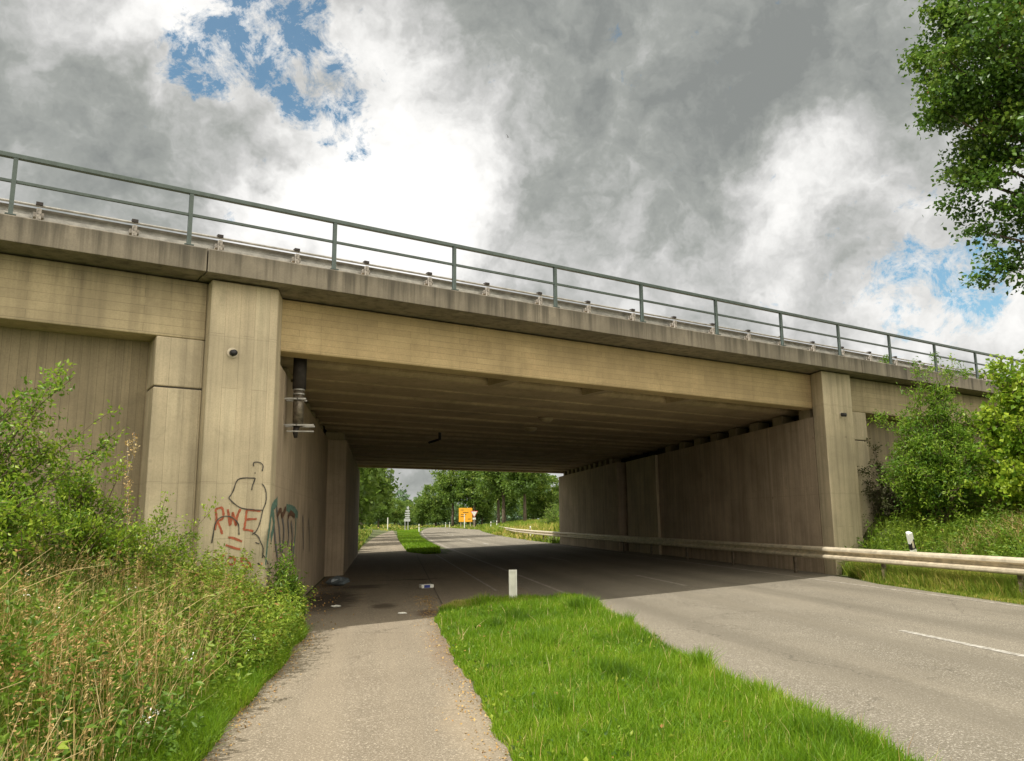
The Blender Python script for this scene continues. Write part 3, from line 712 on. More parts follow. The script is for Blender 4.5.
# ------------------------------------------------------------ grass island (near)
def isl(X, Y):
    L = np.interp(Y, [0, 12, 14.2, 15.4, 16.4], [.93, .93, .93, 1.1, 1.5]); R = np.interp(Y, [0, 5.3, 9, 12, 16.4], [3.4, 3.5, 3.5, 3.72, 4.1])
    j = .07*fnoise(X*3, Y*3, 5)
    return (X > L+j) & (X < R+j) & (Y < 16.45+.2*np.sin(X*5))
isb = strip('grass_verge', interp([(-4, .97), (14, .97), (15.4, 1.15), (16.4, 1.6)]), interp([(-4, 3.6), (9, 3.6), (12, 3.78), (16.4, 4.1)]), list(np.linspace(-4, 16.4, 60)), .016,
            plain('verge_soil', (.075, .085, .03), .95, 0, .3, 5), 5, .02); tag(isb, kind='structure')
X, Y, P = scatter(150000, .8, 4.4, 3.6, 16.6, isl, RNG, 1.35); P[:, 2] = .02*(X+2.2)+.01
edge = np.minimum(np.clip((X-.9)/.35, 0, 1), np.clip((3.95-X)/.3, 0, 1))
patch = fnoise(X, Y, 2)
tuft = smooth(.35, .8, fnoise(X*2.6, Y*2.6, 17)); bare = smooth(.25, .8, fnoise(X*1.1+5, Y*.7, 23))*(X < 2.2)
H = (.05+.07*edge+.10*tuft)*(1+.35*patch)*(1-.45*bare)*RNG.uniform(.5, 1.35, len(X))+.04*smooth(10, 16, Y)+.07*smooth(3.2, 3.6, X)*RNG.uniform(0, 1, len(X))
tn = .48+.24*patch+.16*fnoise(X*4, Y*4, 9)-.24*tuft+.36*bare+np.where(RNG.uniform(0, 1, len(X)) < .05+.16*bare, .5, 0)
tag(blades('island_grass', P, H, .0055+.0005*Y, RNG, L_grass, .5, tn), 'bright green grass filling the verge between path and road', 'grass', kind='stuff')
X, Y, P = scatter(650, .9, 4.15, 4, 16.4, lambda X, Y: isl(X, Y) & ((X > 3.4) | (RNG.uniform(0, 1, len(X)) < .22)), RNG, 1.2); P[:, 2] = .02*(X+2.2)+.01
tag(blades('seeding_grass', P, RNG.uniform(.12, .30, len(X)), .0025+.0003*Y, RNG, L_dry, .3, None), 'thin tan seed stalks along the road side of the verge', 'grass', kind='stuff')
X, Y, P = scatter(2600, .9, 4.1, 4, 16.4, lambda X, Y: isl(X, Y) & (fnoise(X*1.3, Y*1.3, 8) > .15), RNG, 1.1); P[:, 2] = .02*(X+2.2)+RNG.uniform(.03, .13, len(X))
tag(leaf_mesh('clover_leaves', P, .05, RNG, L_herb, None, None, .6, 1.2), 'small broad leaves of clover and weeds among the verge grass', 'ground cover', kind='stuff')

# far island
def isl2(X, Y):
    rs = roadshift(Y); L = np.interp(Y, [42, 46, 80, 160], [2.4, 1.5, 1.7, 3.2]); R = np.interp(Y, [42, 50, 160], [3.0, 3.55, 3.6])+rs
    return (X > L) & (X < R)
isb = strip('grass_verge', interp([(42.4, 2.3), (46, 1.55), (80, 1.7), (160, 3.2)]), lambda Y: 3.65+roadshift(Y)-(.5*max(0, 48-Y)/6), list(np.linspace(42.4, 160, 60)), .016,
            bpy.data.materials['verge_soil'], 5); tag(isb, kind='structure')
X, Y, P = scatter(30000, 1.2, 8, 42.5, 160, isl2, RNG, 1.6); P[:, 2] = .02*(X+2.2)+.01
tag(blades('far_verge_grass', P, RNG.uniform(.08, .18, len(X)), .05+.0012*Y, RNG, L_grass, .5, .55+.2*fnoise(X*.3, Y*.3, 3)), 'sunlit grass strip between path and road beyond the underpass', 'grass', kind='stuff')

# ------------------------------------------------------------ right verge and slope
inslope = lambda X, Y: (X > np.interp(Y, [0, 12, 17, 19.2], [10.72, 10.78, 11.1, 11.7])) & (ST(X, Y)[1] < 13.2)
X, Y, P = scatter(42000, 10.7, 12.3, 9.5, 19.2, inslope, RNG)
tn = .55+.2*fnoise(X*2, Y*2, 4); tn += np.where(RNG.uniform(0, 1, len(X)) < .12, .4, 0)
tag(blades('roadside_grass', P, (.05+.16*smooth(11.0, 11.5, X))*RNG.uniform(.5, 1.3, len(X))+.34*smooth(11.12, 11.25, X)*RNG.uniform(.3, 1, len(X)), .011, RNG, L_vergegrass, .45, tn), 'short grass strip at the foot of the right guardrail', 'grass', kind='stuff')
X, Y, P = scatter(42000, 11.8, 22, 9, 24, inslope, RNG)
tag(blades('slope_grass', P, RNG.uniform(.18, .55, len(X)), .018, RNG, L_vergegrass, .5, .42+.3*fnoise(X*.9, Y*.9, 6)), 'rough grass covering the right embankment slope', 'grass', kind='stuff')
X, Y, P = scatter(26000, 11.7, 22, 9, 24, inslope, RNG); P[:, 2] += RNG.uniform(.05, .6, len(X))**1.0*(.6+.5*fnoise(X*1.1, Y*1.1, 14))
tag(leaf_mesh('slope_herbs', P, .085, RNG, L_herb, None, None, .5, .9, .55+.3*fnoise(X*.8, Y*.8, 12)), 'leafy herbs and nettles on the right embankment slope', 'ground cover', kind='stuff')
X, Y, P = scatter(9000, 12.0, 20, 9, 22, lambda X, Y: inslope(X, Y) & (fnoise(X*.75+1.2, Y*.9, 21) > .1), RNG)
tag(blades('dry_slope_grass', P, RNG.uniform(.3, .6, len(X)), .014, RNG, L_dry, .9, None), 'patches of dry straw-coloured grass on the right slope', 'grass', kind='stuff')

# far right verge beyond the bridge
fr = lambda X, Y: (X > np.interp(Y, [45, 60, 82, 110, 140, 200], [11.15, 11.1, 11.8, 13.9, 16.8, 15.6])) & (ST(X, Y)[1] > 43)
X, Y, P = scatter(24000, 11, 34, 51, 190, fr, RNG, 1.5)
tag(blades('far_roadside_grass', P, RNG.uniform(.15, .6, len(X))*np.where(X-roadshift(Y)*1.6 > 12.4, 1.5, .6), .06+.0012*Y, RNG, L_vergegrass, .5, .55+.35*fnoise(X*.2, Y*.1, 5)), 'mixed green and dry grass right of the road beyond the underpass', 'grass', kind='stuff')
fl = lambda X, Y: (X < -1.35) & (ST(X, Y)[1] > 42)
X, Y, P = scatter(9000, -7, -1.3, 45, 130, fl, RNG, 1.6)
tag(blades('far_path_grass', P, RNG.uniform(.15, .5, len(X)), .08+.001*Y, RNG, L_vergegrass, .5, None), 'grass edge left of the footpath beyond the underpass', 'grass', kind='stuff')
X, Y, P = scatter(9000, -30, 60, 150, 300, lambda X, Y: (np.abs(X-roadshift(Y)-7) > 5) | (Y > 200), RNG)
tag(blades('far_meadow_grass', P, RNG.uniform(.2, .5, len(X)), .5, RNG, L_vergegrass, .5, None), 'distant meadow grass before the trees', 'grass', kind='stuff')

# ------------------------------------------------------------ left bank weeds
edgeL = lambda Y: np.interp(Y, [2, 6.5, 9, 11.4, 13.2, 14.2, 17.5], [-1.33, -1.30, -1.22, -1.17, -1.10, -1.30, -1.62])
def bank(X, Y):
    s, t = ST(X, Y); return (X < edgeL(Y)+.06*fnoise(X*4, Y*4, 3)) & ((t < 13.15) | ((X > -1.7) & (Y < 17.2)))
def dens(X, Y): return fnoise(X*.8, Y*.8, 31)
def rise(X, Y): return smooth(0, 1.5, edgeL(Y)-X)
X, Y, P = scatter(90000, -7.5, -1.1, 3.2, 15.5, bank, RNG, 1.25)
gold = smooth(-.15, .5, fnoise(X*.5+2, Y*.5, 61)); tn = .46+.2*dens(X, Y)+.40*gold*rise(X, Y); 
H = (.13+.38*rise(X, Y))*RNG.uniform(.5, 1.25, len(X))
tag(blades('bank_grass', P, H, .006+.0006*Y, RNG, L_vergegrass, .5, tn), 'tall mixed grass covering the left bank', 'grass', kind='stuff')
X, Y, P = scatter(26000, -2.6, -1.0, 3.2, 14.2, lambda X, Y: bank(X, Y) & (X > edgeL(Y)-.9*RNG.uniform(0, 1, len(X))), RNG, 1.2)
tag(blades('path_edge_grass', P, RNG.uniform(.08, .24, len(X)), .008, RNG, L_grass, .6, .55+.2*fnoise(X*2, Y*2, 7)), 'fresh green grass spilling over the left edge of the path', 'grass', kind='stuff')
# dry stalks with seed heads
X, Y, P = scatter(4200, -7, -1.6, 3.2, 13.5, lambda X, Y: bank(X, Y) & (dens(X+1.0, Y*1.2) > -.25), RNG, 1.2)
H = RNG.uniform(.45, .95, len(X))
tag(blades('dry_stalks', P, H, .006, RNG, L_dry, .4, None), 'dry straw-coloured stalks standing in the left bank', 'dry grass', kind='stuff')
k = RNG.uniform(0, 1, len(X)) < .42; Pk = P[k]; n = len(Pk)
Q = np.repeat(Pk, 8, 0); Q[:, 2] += np.repeat(H[k], 8)*RNG.uniform(.74, 1.0, n*8); Q[:, :2] += np.repeat(RNG.normal(0, .10, (n, 2)), 8, 0)+RNG.normal(0, .008, (n*8, 2))
tag(leaf_mesh('seed_heads', Q, .03, RNG, L_dry, None, np.tile(np.array([[.5, .1, .6]]), (len(Q), 1)), .28, .3, .55), 'feathery tan seed heads above the left bank', 'dry grass', kind='stuff')
mb = MB()
for _ in range(30):      # long bent straws lying through the weeds
    x = random.uniform(-4.6, -1.6); y = random.uniform(3.6, 10.5); z = float(hgt(x, y)); a = random.uniform(-.7, .9); L = random.uniform(.6, 1.15); tl = random.uniform(.35, 1.0)
    pts = [(x+math.cos(a)*L*f*tl, y+math.sin(a)*L*f*tl, z+.15+L*(f*.95-.5*tl*f*f)) for f in (0, .35, .7, 1.)]
    mb.tube(pts, [.0035, .003, .002, .001], 4)
o = mb.build('bent_straws', bpy.data.materials['dry_stalk']); tag(o, 'long bent yellow straws leaning through the left bank weeds', 'dry grass', kind='stuff')
a_ = o.data.attributes.new('tint', 'FLOAT', 'FACE'); a_.data.foreach_set('value', np.repeat(.75, len(o.data.polygons)).astype(np.float32))
# leafy herbs: stems of leaves
def herbs(name, n, x0, x1, y0, y1, keep, hh, leaf, per, mat, label, pw=1.2, tintf=None, aspect=.42):
    X, Y, P = scatter(n, x0, x1, y0, y1, keep, RNG, pw); n = len(X)
    h = RNG.uniform(hh[0], hh[1], n); lean = RNG.normal(0, .16, (n, 2))
    f = RNG.uniform(.15, 1, (n, per)); Q = np.repeat(P[:, None, :], per, 1)
    Q[:, :, 2] += f*h[:, None]; Q[:, :, 0] += f*h[:, None]*lean[:, :1]; Q[:, :, 1] += f*h[:, None]*lean[:, 1:]
    D = RNG.normal(size=(n*per, 3)); D[:, 2] = .35
    tt = None if tintf is None else np.repeat(tintf(X, Y), per)
    return tag(leaf_mesh(name, Q.reshape(-1, 3), leaf, RNG, mat, None, D/np.linalg.norm(D, axis=1)[:, None], aspect, 1.0, tt), label, 'ground cover', kind='stuff')
herbs('bank_herbs', 5200, -7.5, -1.15, 3.2, 15.2, lambda X, Y: bank(X, Y) & (RNG.uniform(0, 1, len(X)) < .35+.65*rise(X, Y)), (.25, .75), .075, 16, L_herb, 'leafy green weeds and nettles on the left bank', 1.15, lambda X, Y: .5+.3*dens(X, Y))
herbs('brown_seed_stems', 900, -6.5, -1.9, 4.2, 12.8, lambda X, Y: bank(X, Y) & (fnoise(X*.5+2, Y*.5, 61) > -.1), (.35, .8), .035, 22, L_dry, 'reddish brown seeding stems mixed into the left bank', 1.1, lambda X, Y: .12+0*X, .5)
herbs('pillar_herbs', 420, -3.2, -1.75, 11.4, 13.4, bank, (.5, 1.1), .055, 26, L_herb, 'taller pale weeds in front of the left pillar foot', 1.0, lambda X, Y: .7+.2*dens(X, Y))
herbs('corner_herbs', 700, -2.7, -1.0, 9.6, 14.4, bank, (.3, .85), .06, 22, L_herb, 'dense bright weeds along the path beside the left pillar', .9, lambda X, Y: .75+.1*dens(X, Y))
herbs('slope_tall_herbs', 1700, 11.9, 19, 10, 21.5, inslope, (.25, .8), .10, 16, L_herb, 'lush leafy weeds below the bushes on the right slope', 1.0, lambda X, Y: .55+.3*fnoise(X*.8, Y*.8, 33))
herbs('wall_foot_herbs', 90, -1.72, -1.28, 14.0, 17.0, bank, (.3, .9), .07, 24, L_herb, 'tall green weeds growing against the foot of the left inner wall', 1.6, lambda X, Y: .5+0*X)
X, Y, P = scatter(22, -4, -1.25, 4, 13, bank, RNG); P[:, 2] += .35
Q = np.repeat(P, 6, 0)+RNG.normal(0, .02, (len(P)*6, 3)); Q[:, 2] += np.repeat(RNG.uniform(.1, .4, len(P)), 6)
tag(leaf_mesh('white_umbels', Q, .02, RNG, M_white), 'scattered small white flower heads in the left bank', 'flowers', kind='stuff')

# ------------------------------------------------------------ shrubs and trees
def branchy(name, base, targets, rng, stem_mat, leaf_mat, label, cat, r0=.04, leaf=.07, per_twig=16, twigs=9, twig_len=.5, aspect=.5, up=.8, group=None, bias=None, spread=.05, stemname='stem', folname='foliage', tint0=.5, spray=False, first=.35):
    o = empty(name, base); tag(o, label, cat, group)
    base = Vector((0, 0, 0)); mb = MB(); PP = []; DD = []; TT = []
    for tg in targets:
        T = Vector(tg); L = T.length
        c1 = Vector((T.x*.25+rng.normal(0, .06*L), T.y*.25+rng.normal(0, .06*L), T.z*.55)); pts = []
        for i in range(8):
            f = i/7; p = (c1*(2*f*(1-f)))+T*(f*f); pts.append(p+Vector(rng.normal(0, .012*L*(f > 0), 3)))
        mb.tube(pts, [r0*(1-.85*i/7) for i in range(8)], 6)
        for q in range(twigs):
            f = rng.uniform(first, 1.0); i = min(int(f*7), 6); a = pts[i].lerp(pts[i+1], f*7-i)
            d = Vector(rnd_dirs(1, rng, .25)[0])*.8 + (T.normalized())*.5
            ln = twig_len*rng.uniform(.5, 1.2)*(1.15-.45*f); d.normalize(); e = a+d*ln; e.z -= .05*ln
            mb.tube([a, a.lerp(e, .5)+Vector((0, 0, .06*ln)), e], [r0*.28, r0*.18, r0*.06], 4, False)
            m_ = per_twig; fs = rng.uniform(.1, 1.05, m_); pt = np.array(a)[None]+(np.array(e-a))[None]*fs[:, None]+rng.normal(0, spread, (m_, 3))
            PP.append(pt); DD.append(np.tile(np.array(d), (m_, 1))*.5+rnd_dirs(m_, rng, .1)); TT.append(np.full(m_, tint0+rng.normal(0, .16)+.22*(e.z/max(T.z, .5)-.6)))
    mb.build(stemname, stem_mat, o, 0, True)
    P = np.concatenate(PP); D = np.concatenate(DD); D /= np.linalg.norm(D, axis=1)[:, None]
    leaf_mesh(folname, P, leaf, rng, leaf_mat, o, D, aspect, up, np.concatenate(TT))
    return o
r1 = np.random.default_rng(21)
def zat(X, Y, d=0): return (X, Y, float(hgt(X, Y))-.05+d)
# left shrubs
def dome_targets(n, rx, ry, h, rng, lo=.35):
    out = []
    for _ in range(n):
        a = rng.uniform(0, 2*math.pi); q = rng.uniform(0, 1)**.5; el = rng.uniform(lo, 1)
        out.append((rx*q*math.cos(a), ry*q*math.sin(a), h*(1-.55*q*q)*el))
    return out
branchy('hawthorn_bush', zat(-4.55, 9.4), dome_targets(80, 1.35, 1.2, 2.05, r1)+[(.85, .2, 2.35), (1.0, -.2, 2.1), (.6, .3, 2.25), (1.35, .1, 1.75), (1.45, .3, 1.5), (.3, -.2, 2.45), (1.2, 0, 2.3)], r1, M_twig, L_shrub, 'tall bright green bush at the left edge of the picture', 'bush', r0=.02, leaf=.062, per_twig=20, twigs=16, twig_len=.36, tint0=.55)
branchy('hawthorn_bush', zat(-3.9, 11.0), dome_targets(66, 1.1, .9, 1.7, r1)+[(.3, 0, 1.75), (.6, .1, 1.6), (-.3, 0, 1.9)], r1, M_twig, L_shrub, 'low bright green bush before the recessed wing wall, right of the tall bush', 'bush', r0=.018, leaf=.058, per_twig=20, twigs=16, twig_len=.32, tint0=.6)
branchy('hawthorn_bush', zat(-3.25, 12.0), [(.6, .1, .95), (.8, .15, 1.2), (.1, .1, 1.2), (-.3, .1, 1.1), (.3, -.2, .8), (-.5, .2, 1.35), (.5, 0, .7), (.2, .1, 1.35), (0, 0, .8)], r1, M_twig, L_shrub, 'small sprawling bush reaching across the left pilaster', 'bush', r0=.014, leaf=.055, per_twig=18, twigs=14, twig_len=.34, tint0=.6)
# dock stalk
branchy('dock_plant', zat(-3.5, 11.9), [(.05, 0, 2.3), (-.03, .02, 2.1)], r1, M_rust, L_dry, 'thin reddish dock stalk rising above the bushes before the left recess', 'plant', r0=.008, leaf=.035, per_twig=6, twigs=34, twig_len=.05, spread=.02)
branchy('nettle_clump', (-1.52, 13.75, 0.0), dome_targets(22, .22, .4, 1.75, r1, .6), r1, M_twig, L_feather, 'upright green nettle clump against the corner of the left pillar', 'plant', r0=.008, leaf=.07, per_twig=8, twigs=14, twig_len=.14, first=.1, aspect=.35)
# right shrubs
branchy('acacia_bush', zat(14.55, 19.2), dome_targets(60, 1.45, 1.0, 3.9, r1, .45)+[(-1.2, .1, 1.9), (-1.0, -.1, 2.7), (-.5, 0, 3.6), (-.1, .1, 4.1), (.3, 0, 3.9), (-1.3, .1, 1.3), (.1, 0, 3.6), (-1.5, 0, 3.0), (.6, -.2, 4.3), (-.6, -.2, 4.3), (.2, -.2, 4.5)], r1, M_twig, L_feather, 'feathery green bush with drooping sprays right of the right wing wall', 'bush', r0=.03, leaf=.10, per_twig=34, twigs=18, twig_len=.6, aspect=.36, spread=.07, tint0=.55)
branchy('maple_bush', zat(16.4, 17.6), dome_targets(84, 1.95, 1.6, 3.9, r1, .2)+[(-1.5, -.3, 3.3), (-1.3, -.3, 3.8), (-.8, -.3, 3.1), (-1.0, 0, 3.4), (.2, -.4, 3.9), (.9, .2, 3.9), (-.2, 0, 3.9)], r1, M_twig, L_shrub, 'large round yellow-green bush at the right edge of the picture', 'bush', r0=.04, leaf=.13, per_twig=26, twigs=17, twig_len=.55, aspect=.75, spread=.10, tint0=.68)
branchy('ivy_tangle', zat(14.0, 20.5), dome_targets(24, .6, .3, 2.0, r1, .3)+[(-.5, .1, 2.3), (-.7, .1, 1.5), (-.6, .1, 1.0)], r1, M_twig, L_deadivy, 'dark brownish tangle of climbing twigs on the right recessed panel', 'climber', r0=.016, leaf=.075, per_twig=20, twigs=14, twig_len=.4)
# sprigs growing on the deck edge
for s_, h_, lab in ((21.9, .42, 'largest little green sprig growing on the bridge edge behind the railing'), (25.4, .28, 'small sprig on the bridge edge near the right railing posts'), (26.4, .34, 'outermost sprig on the bridge edge at the right picture side')):
    wx, wy = W(s_, 13.3)
    branchy('deck_sprig', (wx, wy, 6.1), dome_targets(7, .22, .1, h_*1.3, r1, .5), r1, M_twig, L_feather, lab, 'plant', 'x' and .006, leaf=.06, per_twig=6, twigs=6, twig_len=.14, group='sprigs on the bridge edge')

# big tree top right
def crown_tree(name, loc, h_trunk, lobes, rng, leaf_mat, label, nclump, perclump, leaf, clump_r, r_trunk=.25, group=None, cat='tree', sub=6, aspect=.6, tintz=.25, limbs=14, up=.7):
    o = empty(name, loc); tag(o, label, cat, group)
    mb = MB(); top = max(l[2] for l in lobes)
    cz = [Vector((l[0], l[1], l[2])) for l in lobes]
    tip = Vector((sum(l[0] for l in lobes)/len(lobes), sum(l[1] for l in lobes)/len(lobes), top))
    tp = [Vector((0, 0, -.3)), Vector((0, 0, h_trunk*.5)), Vector((tip.x*.15, tip.y*.15, h_trunk)), tip*.6+Vector((0, 0, h_trunk*.3)), tip]
    mb.tube(tp, [r_trunk*1.15, r_trunk, r_trunk*.85, r_trunk*.5, r_trunk*.12], 10)
    C_, R_ = [], []
    vol = np.array([l[3]*l[4]*l[5] for l in lobes]); vol = vol/vol.sum()
    for l, v in zip(lobes, vol):
        n = max(4, int(nclump*v)); d = rnd_dirs(n, rng); q = rng.uniform(.35, 1, n)**.45
        c = np.array(l[:3])[None]+d*q[:, None]*np.array(l[3:6])[None]
        C_.append(c)
    C_ = np.concatenate(C_)
    for i in rng.choice(len(C_), min(limbs*3, len(C_)), replace=False):
        e = Vector(C_[i]); f = rng.uniform(.5, 1.0); a = tp[2].lerp(tp[4], max(0, min(.9, (e.z-h_trunk)/(top-h_trunk+.01)*.6)))
        mdl = a.lerp(e, .5)+Vector((0, 0, -.08*(e-a).length)); mb.tube([a, mdl, e], [r_trunk*.32, r_trunk*.2, r_trunk*.05], 5, False)
    mb.build('trunk', M_bark, o, 0, True)
    n = len(C_)
    ax = rng.uniform(.6, 1.4, (n, 3))*clump_r; ax[:, 2] *= .6
    P = (C_[:, None, :]+rng.normal(0, 1, (n, perclump, 3))*.5*ax[:, None, :]).reshape(-1, 3)
    ct = rng.normal(0, .16, n)+tintz*((C_[:, 2]-C_[:, 2].mean())/(np.ptp(C_[:, 2])+.1))
    D = np.repeat(C_-np.array([0, 0, h_trunk])[None], perclump, 0); D /= np.linalg.norm(D, axis=1)[:, None]+1e-6
    leaf_mesh('crown', P, leaf, rng, leaf_mat, o, D*.5+rnd_dirs(len(P), rng, 0), aspect, up, np.clip(.5+np.repeat(ct, perclump), 0, 1), droop=.2)
    return o
r2 = np.random.default_rng(5)
# lobes: x,y,z (relative), rx,ry,rz
TB = (15.1, 13.0, 1.5)
lobesW = [(12.6, 13.3, 11.0, 1.7, 1.6, 1.6), (13.5, 13.5, 9.2, 1.7, 1.7, 1.5), (12.35, 13.5, 10.0, 1.05, 1.1, .9), (12.65, 13.7, 8.4, .95, 1.0, .7), (12.9, 13.9, 7.55, .85, .9, .5), (12.85, 14.0, 6.75, .65, .8, .28),
          (11.75, 13.4, 11.0, .75, .9, .9), (13.7, 13.0, 12.6, 2.4, 2.2, 1.8), (15.6, 12.6, 9.6, 2.4, 2.4, 3.2), (14.4, 13.6, 7.6, 1.4, 1.4, .9)]
crown_tree('roadside_tree', TB, 4.6, [(a-TB[0]-.12, b-TB[1], c-TB[2], d*1.04, e*1.0, f*.98) for a, b, c, d, e, f in lobesW],
    r2, L_tree, 'big dark green leafy tree entering the picture at the upper right', 620, 170, .105, .38, .22, aspect=.72, limbs=30)
# distant trees: three prototypes, copied
far_protos = []
def lobes_for(kind):
    if kind == 0: return [(0, 0, 9.5, 3.6, 3.6, 4.2), (1.5, .5, 7, 3, 3, 2.6), (-1.6, 0, 7.5, 2.8, 3, 3), (.3, 0, 12.5, 2.3, 2.3, 2.6)], 3.6
    if kind == 1: return [(0, 0, 7.2, 3.4, 3.2, 3.4), (1.3, 0, 4.5, 2.6, 2.6, 2.3), (-1.5, 0, 4.9, 2.6, 2.6, 2.6), (0, 0, 2.8, 3, 3, 1.8)], 1.2
    return [(0, 0, 8.0, 2.6, 2.6, 5.2), (.8, 0, 5, 2.3, 2.3, 3), (-.7, 0, 11, 1.9, 1.9, 3)], 2.4
for kind in range(3):
    lb, ht = lobes_for(kind)
    far_protos.append((kind, lb, ht))
placed = {}
def far_tree(kind, X, Y, sc_, label, rz=0, group='trees beyond the underpass'):
    if kind not in placed:
        k, lb, ht = far_protos[kind]
        o = crown_tree('roadside_tree', (X, Y, float(hgt(X, Y))), ht, lb, np.random.default_rng(40+kind), L_far, label, 150, 60, .42, .95, .26, group, limbs=6, aspect=.7)
        placed[kind] = o
    else:
        o = copy_tree(placed[kind]); o['label'] = label
    o.location = (X, Y, float(hgt(X, Y))-.1); o.scale = (sc_, sc_, sc_); o.rotation_euler = (0, 0, rz)
    return o
FT = [
 (1, -4.9, 62, 1.2, 'nearest dark tree left of the footpath beyond the underpass'), (0, -3.4, 76, 1.4, 'second tree in the left row along the footpath'),
 (1, -3.6, 90, 1.15, 'third tree in the left row, branches low over the path'), (0, -3.4, 106, 1.2, 'fourth tree in the left row along the footpath'),
 (2, -3.0, 128, .9, 'slim fifth tree at the end of the left row'), (1, -.5, 170, .9, 'round tree closing the far end of the footpath'),
 (0, 24.5, 138, 1.15, 'rightmost tall trunked tree right of the far road, behind the guardrail'), (0, 22.0, 146, 1.2, 'tall tree with pale trunk behind the guardrail end'),
 (0, 22.8, 158, 1.15, 'tall tree behind the give-way sign'), (2, 23.4, 205, 1.5, 'slender tree just behind the orange sign'),
 (0, 18.5, 212, 1.4, 'leafy tree above and left of the orange sign'), (1, 14.8, 222, 1.15, 'rounded tree left of the orange sign'), (1, 11.2, 225, .8, 'smaller tree left of the rounded tree by the far road bend'),
 (1, 30.5, 150, .9, 'bushy tree in the gap right of the tall trunks'), (1, 33.0, 175, 1.0, 'broad tree behind the gap on the right'),
 (2, 27.5, 180, 1.0, 'slim dark tree between the tall trunks'), (1, 26.0, 210, 1.1, 'low dark tree filling behind the give-way sign'),
 (1, 4.0, 240, .75, 'pale distant tree straight above the far verge'), (1, 8.0, 262, .8, 'bluish distant tree behind the signpost'), (1, -6, 215, 1.1, 'distant tree behind the left row'),
]
for i, (k, X_, Y_, s_, lab) in enumerate(FT): far_tree(k, X_, Y_, s_, lab, i*1.7)
# bushes beyond the bridge
def far_bush(loc, rx, h, label, seed, mat=L_shrub, n=26, leaf=.16):
    rr = np.random.default_rng(seed)
    return branchy('hedge_bush', loc, dome_targets(n, rx, rx*1.3, h, rr, .3), rr, M_twig, mat, label, 'bush', r0=.03, leaf=leaf, per_twig=12, twigs=9, twig_len=.6, spread=.14, group='bushes beyond the underpass', aspect=.6)
far_bush(zat(-2.9, 48.5), .95, 2.0, 'light green bush just past the left abutment', 51)
far_bush(zat(-3.0, 52.5), 1.3, 2.6, 'bush behind the first one beside the far footpath', 52)
far_bush(zat(-3.2, 57.0), 1.5, 2.2, 'third bush along the far footpath', 53)
far_bush(zat(-3.4, 64.0), 1.7, 2.4, 'last low bush along the far footpath', 54)
far_bush(zat(14.6, 59), 1.5, 3.8, 'bright green bush just past the right abutment', 55)
far_bush(zat(16.2, 66), 1.9, 3.4, 'second bright bush behind the right abutment', 56)
far_bush(zat(19.5, 90), 2.2, 3.0, 'low bush in the dry grass behind the far guardrail', 57, L_far)
# far-off wood: one mass
rw = np.random.default_rng(77); n = 26000
a = rw.uniform(-60, 130, n); dpt = rw.uniform(0, 40, n); top = 8.5+.05*np.maximum(a-20, 0)+2*np.sin(a*.13)+2.2*np.sin(a*.31+1)+1.2*np.sin(a*.9)
P = np.stack([a, 285+dpt, np.minimum(rw.uniform(0, 1, n)**.8*top*(.8+.005*dpt*3), 18)], 1)
tag(leaf_mesh('distant_wood', P, 1.5, rw, L_wood, None, None, .8, .8, .5+.3*np.sin(a*.5)), 'hazy far-off wood closing the view', 'wood', kind='stuff')

# dead leaves and crumbs along the path edge
X, Y, P = scatter(2600, .2, 1.3, 4, 19, lambda X, Y: np.abs(X-1.0) < np.abs(RNG.normal(0, .22, len(X))), RNG, 1.0); P[:, 2] = .02*(X+2.2)+.012
tag(leaf_mesh('fallen_leaves', P, .03, RNG, L_dry, None, None, .6, 3., .25), 'brown crumbs and dead leaves along the grass edge of the path', 'litter', kind='stuff')
X, Y, P = scatter(1500, -1.3, -.6, 4, 13.4, lambda X, Y: (X-edgeL(Y)) < np.abs(RNG.normal(0, .14, len(X))), RNG, 1.0); P[:, 2] = .02*(X+2.2)+.012
tag(leaf_mesh('path_edge_litter', P, .028, RNG, L_dry, None, None, .6, 3., .15), 'brown crumbs along the left edge of the path', 'litter', kind='stuff')
X, Y, P = scatter(700, -1.7, 0.2, 13.5, 26, lambda X, Y: (X+1.7) < np.abs(RNG.normal(0, .5, len(X))), RNG, 1.0); P[:, 2] = .02*(X+2.2)+.012
tag(leaf_mesh('wall_foot_litter', P, .05, RNG, L_dry, None, None, .6, 3., .1), 'dark leaf litter gathered along the foot of the left wall', 'litter', kind='stuff')

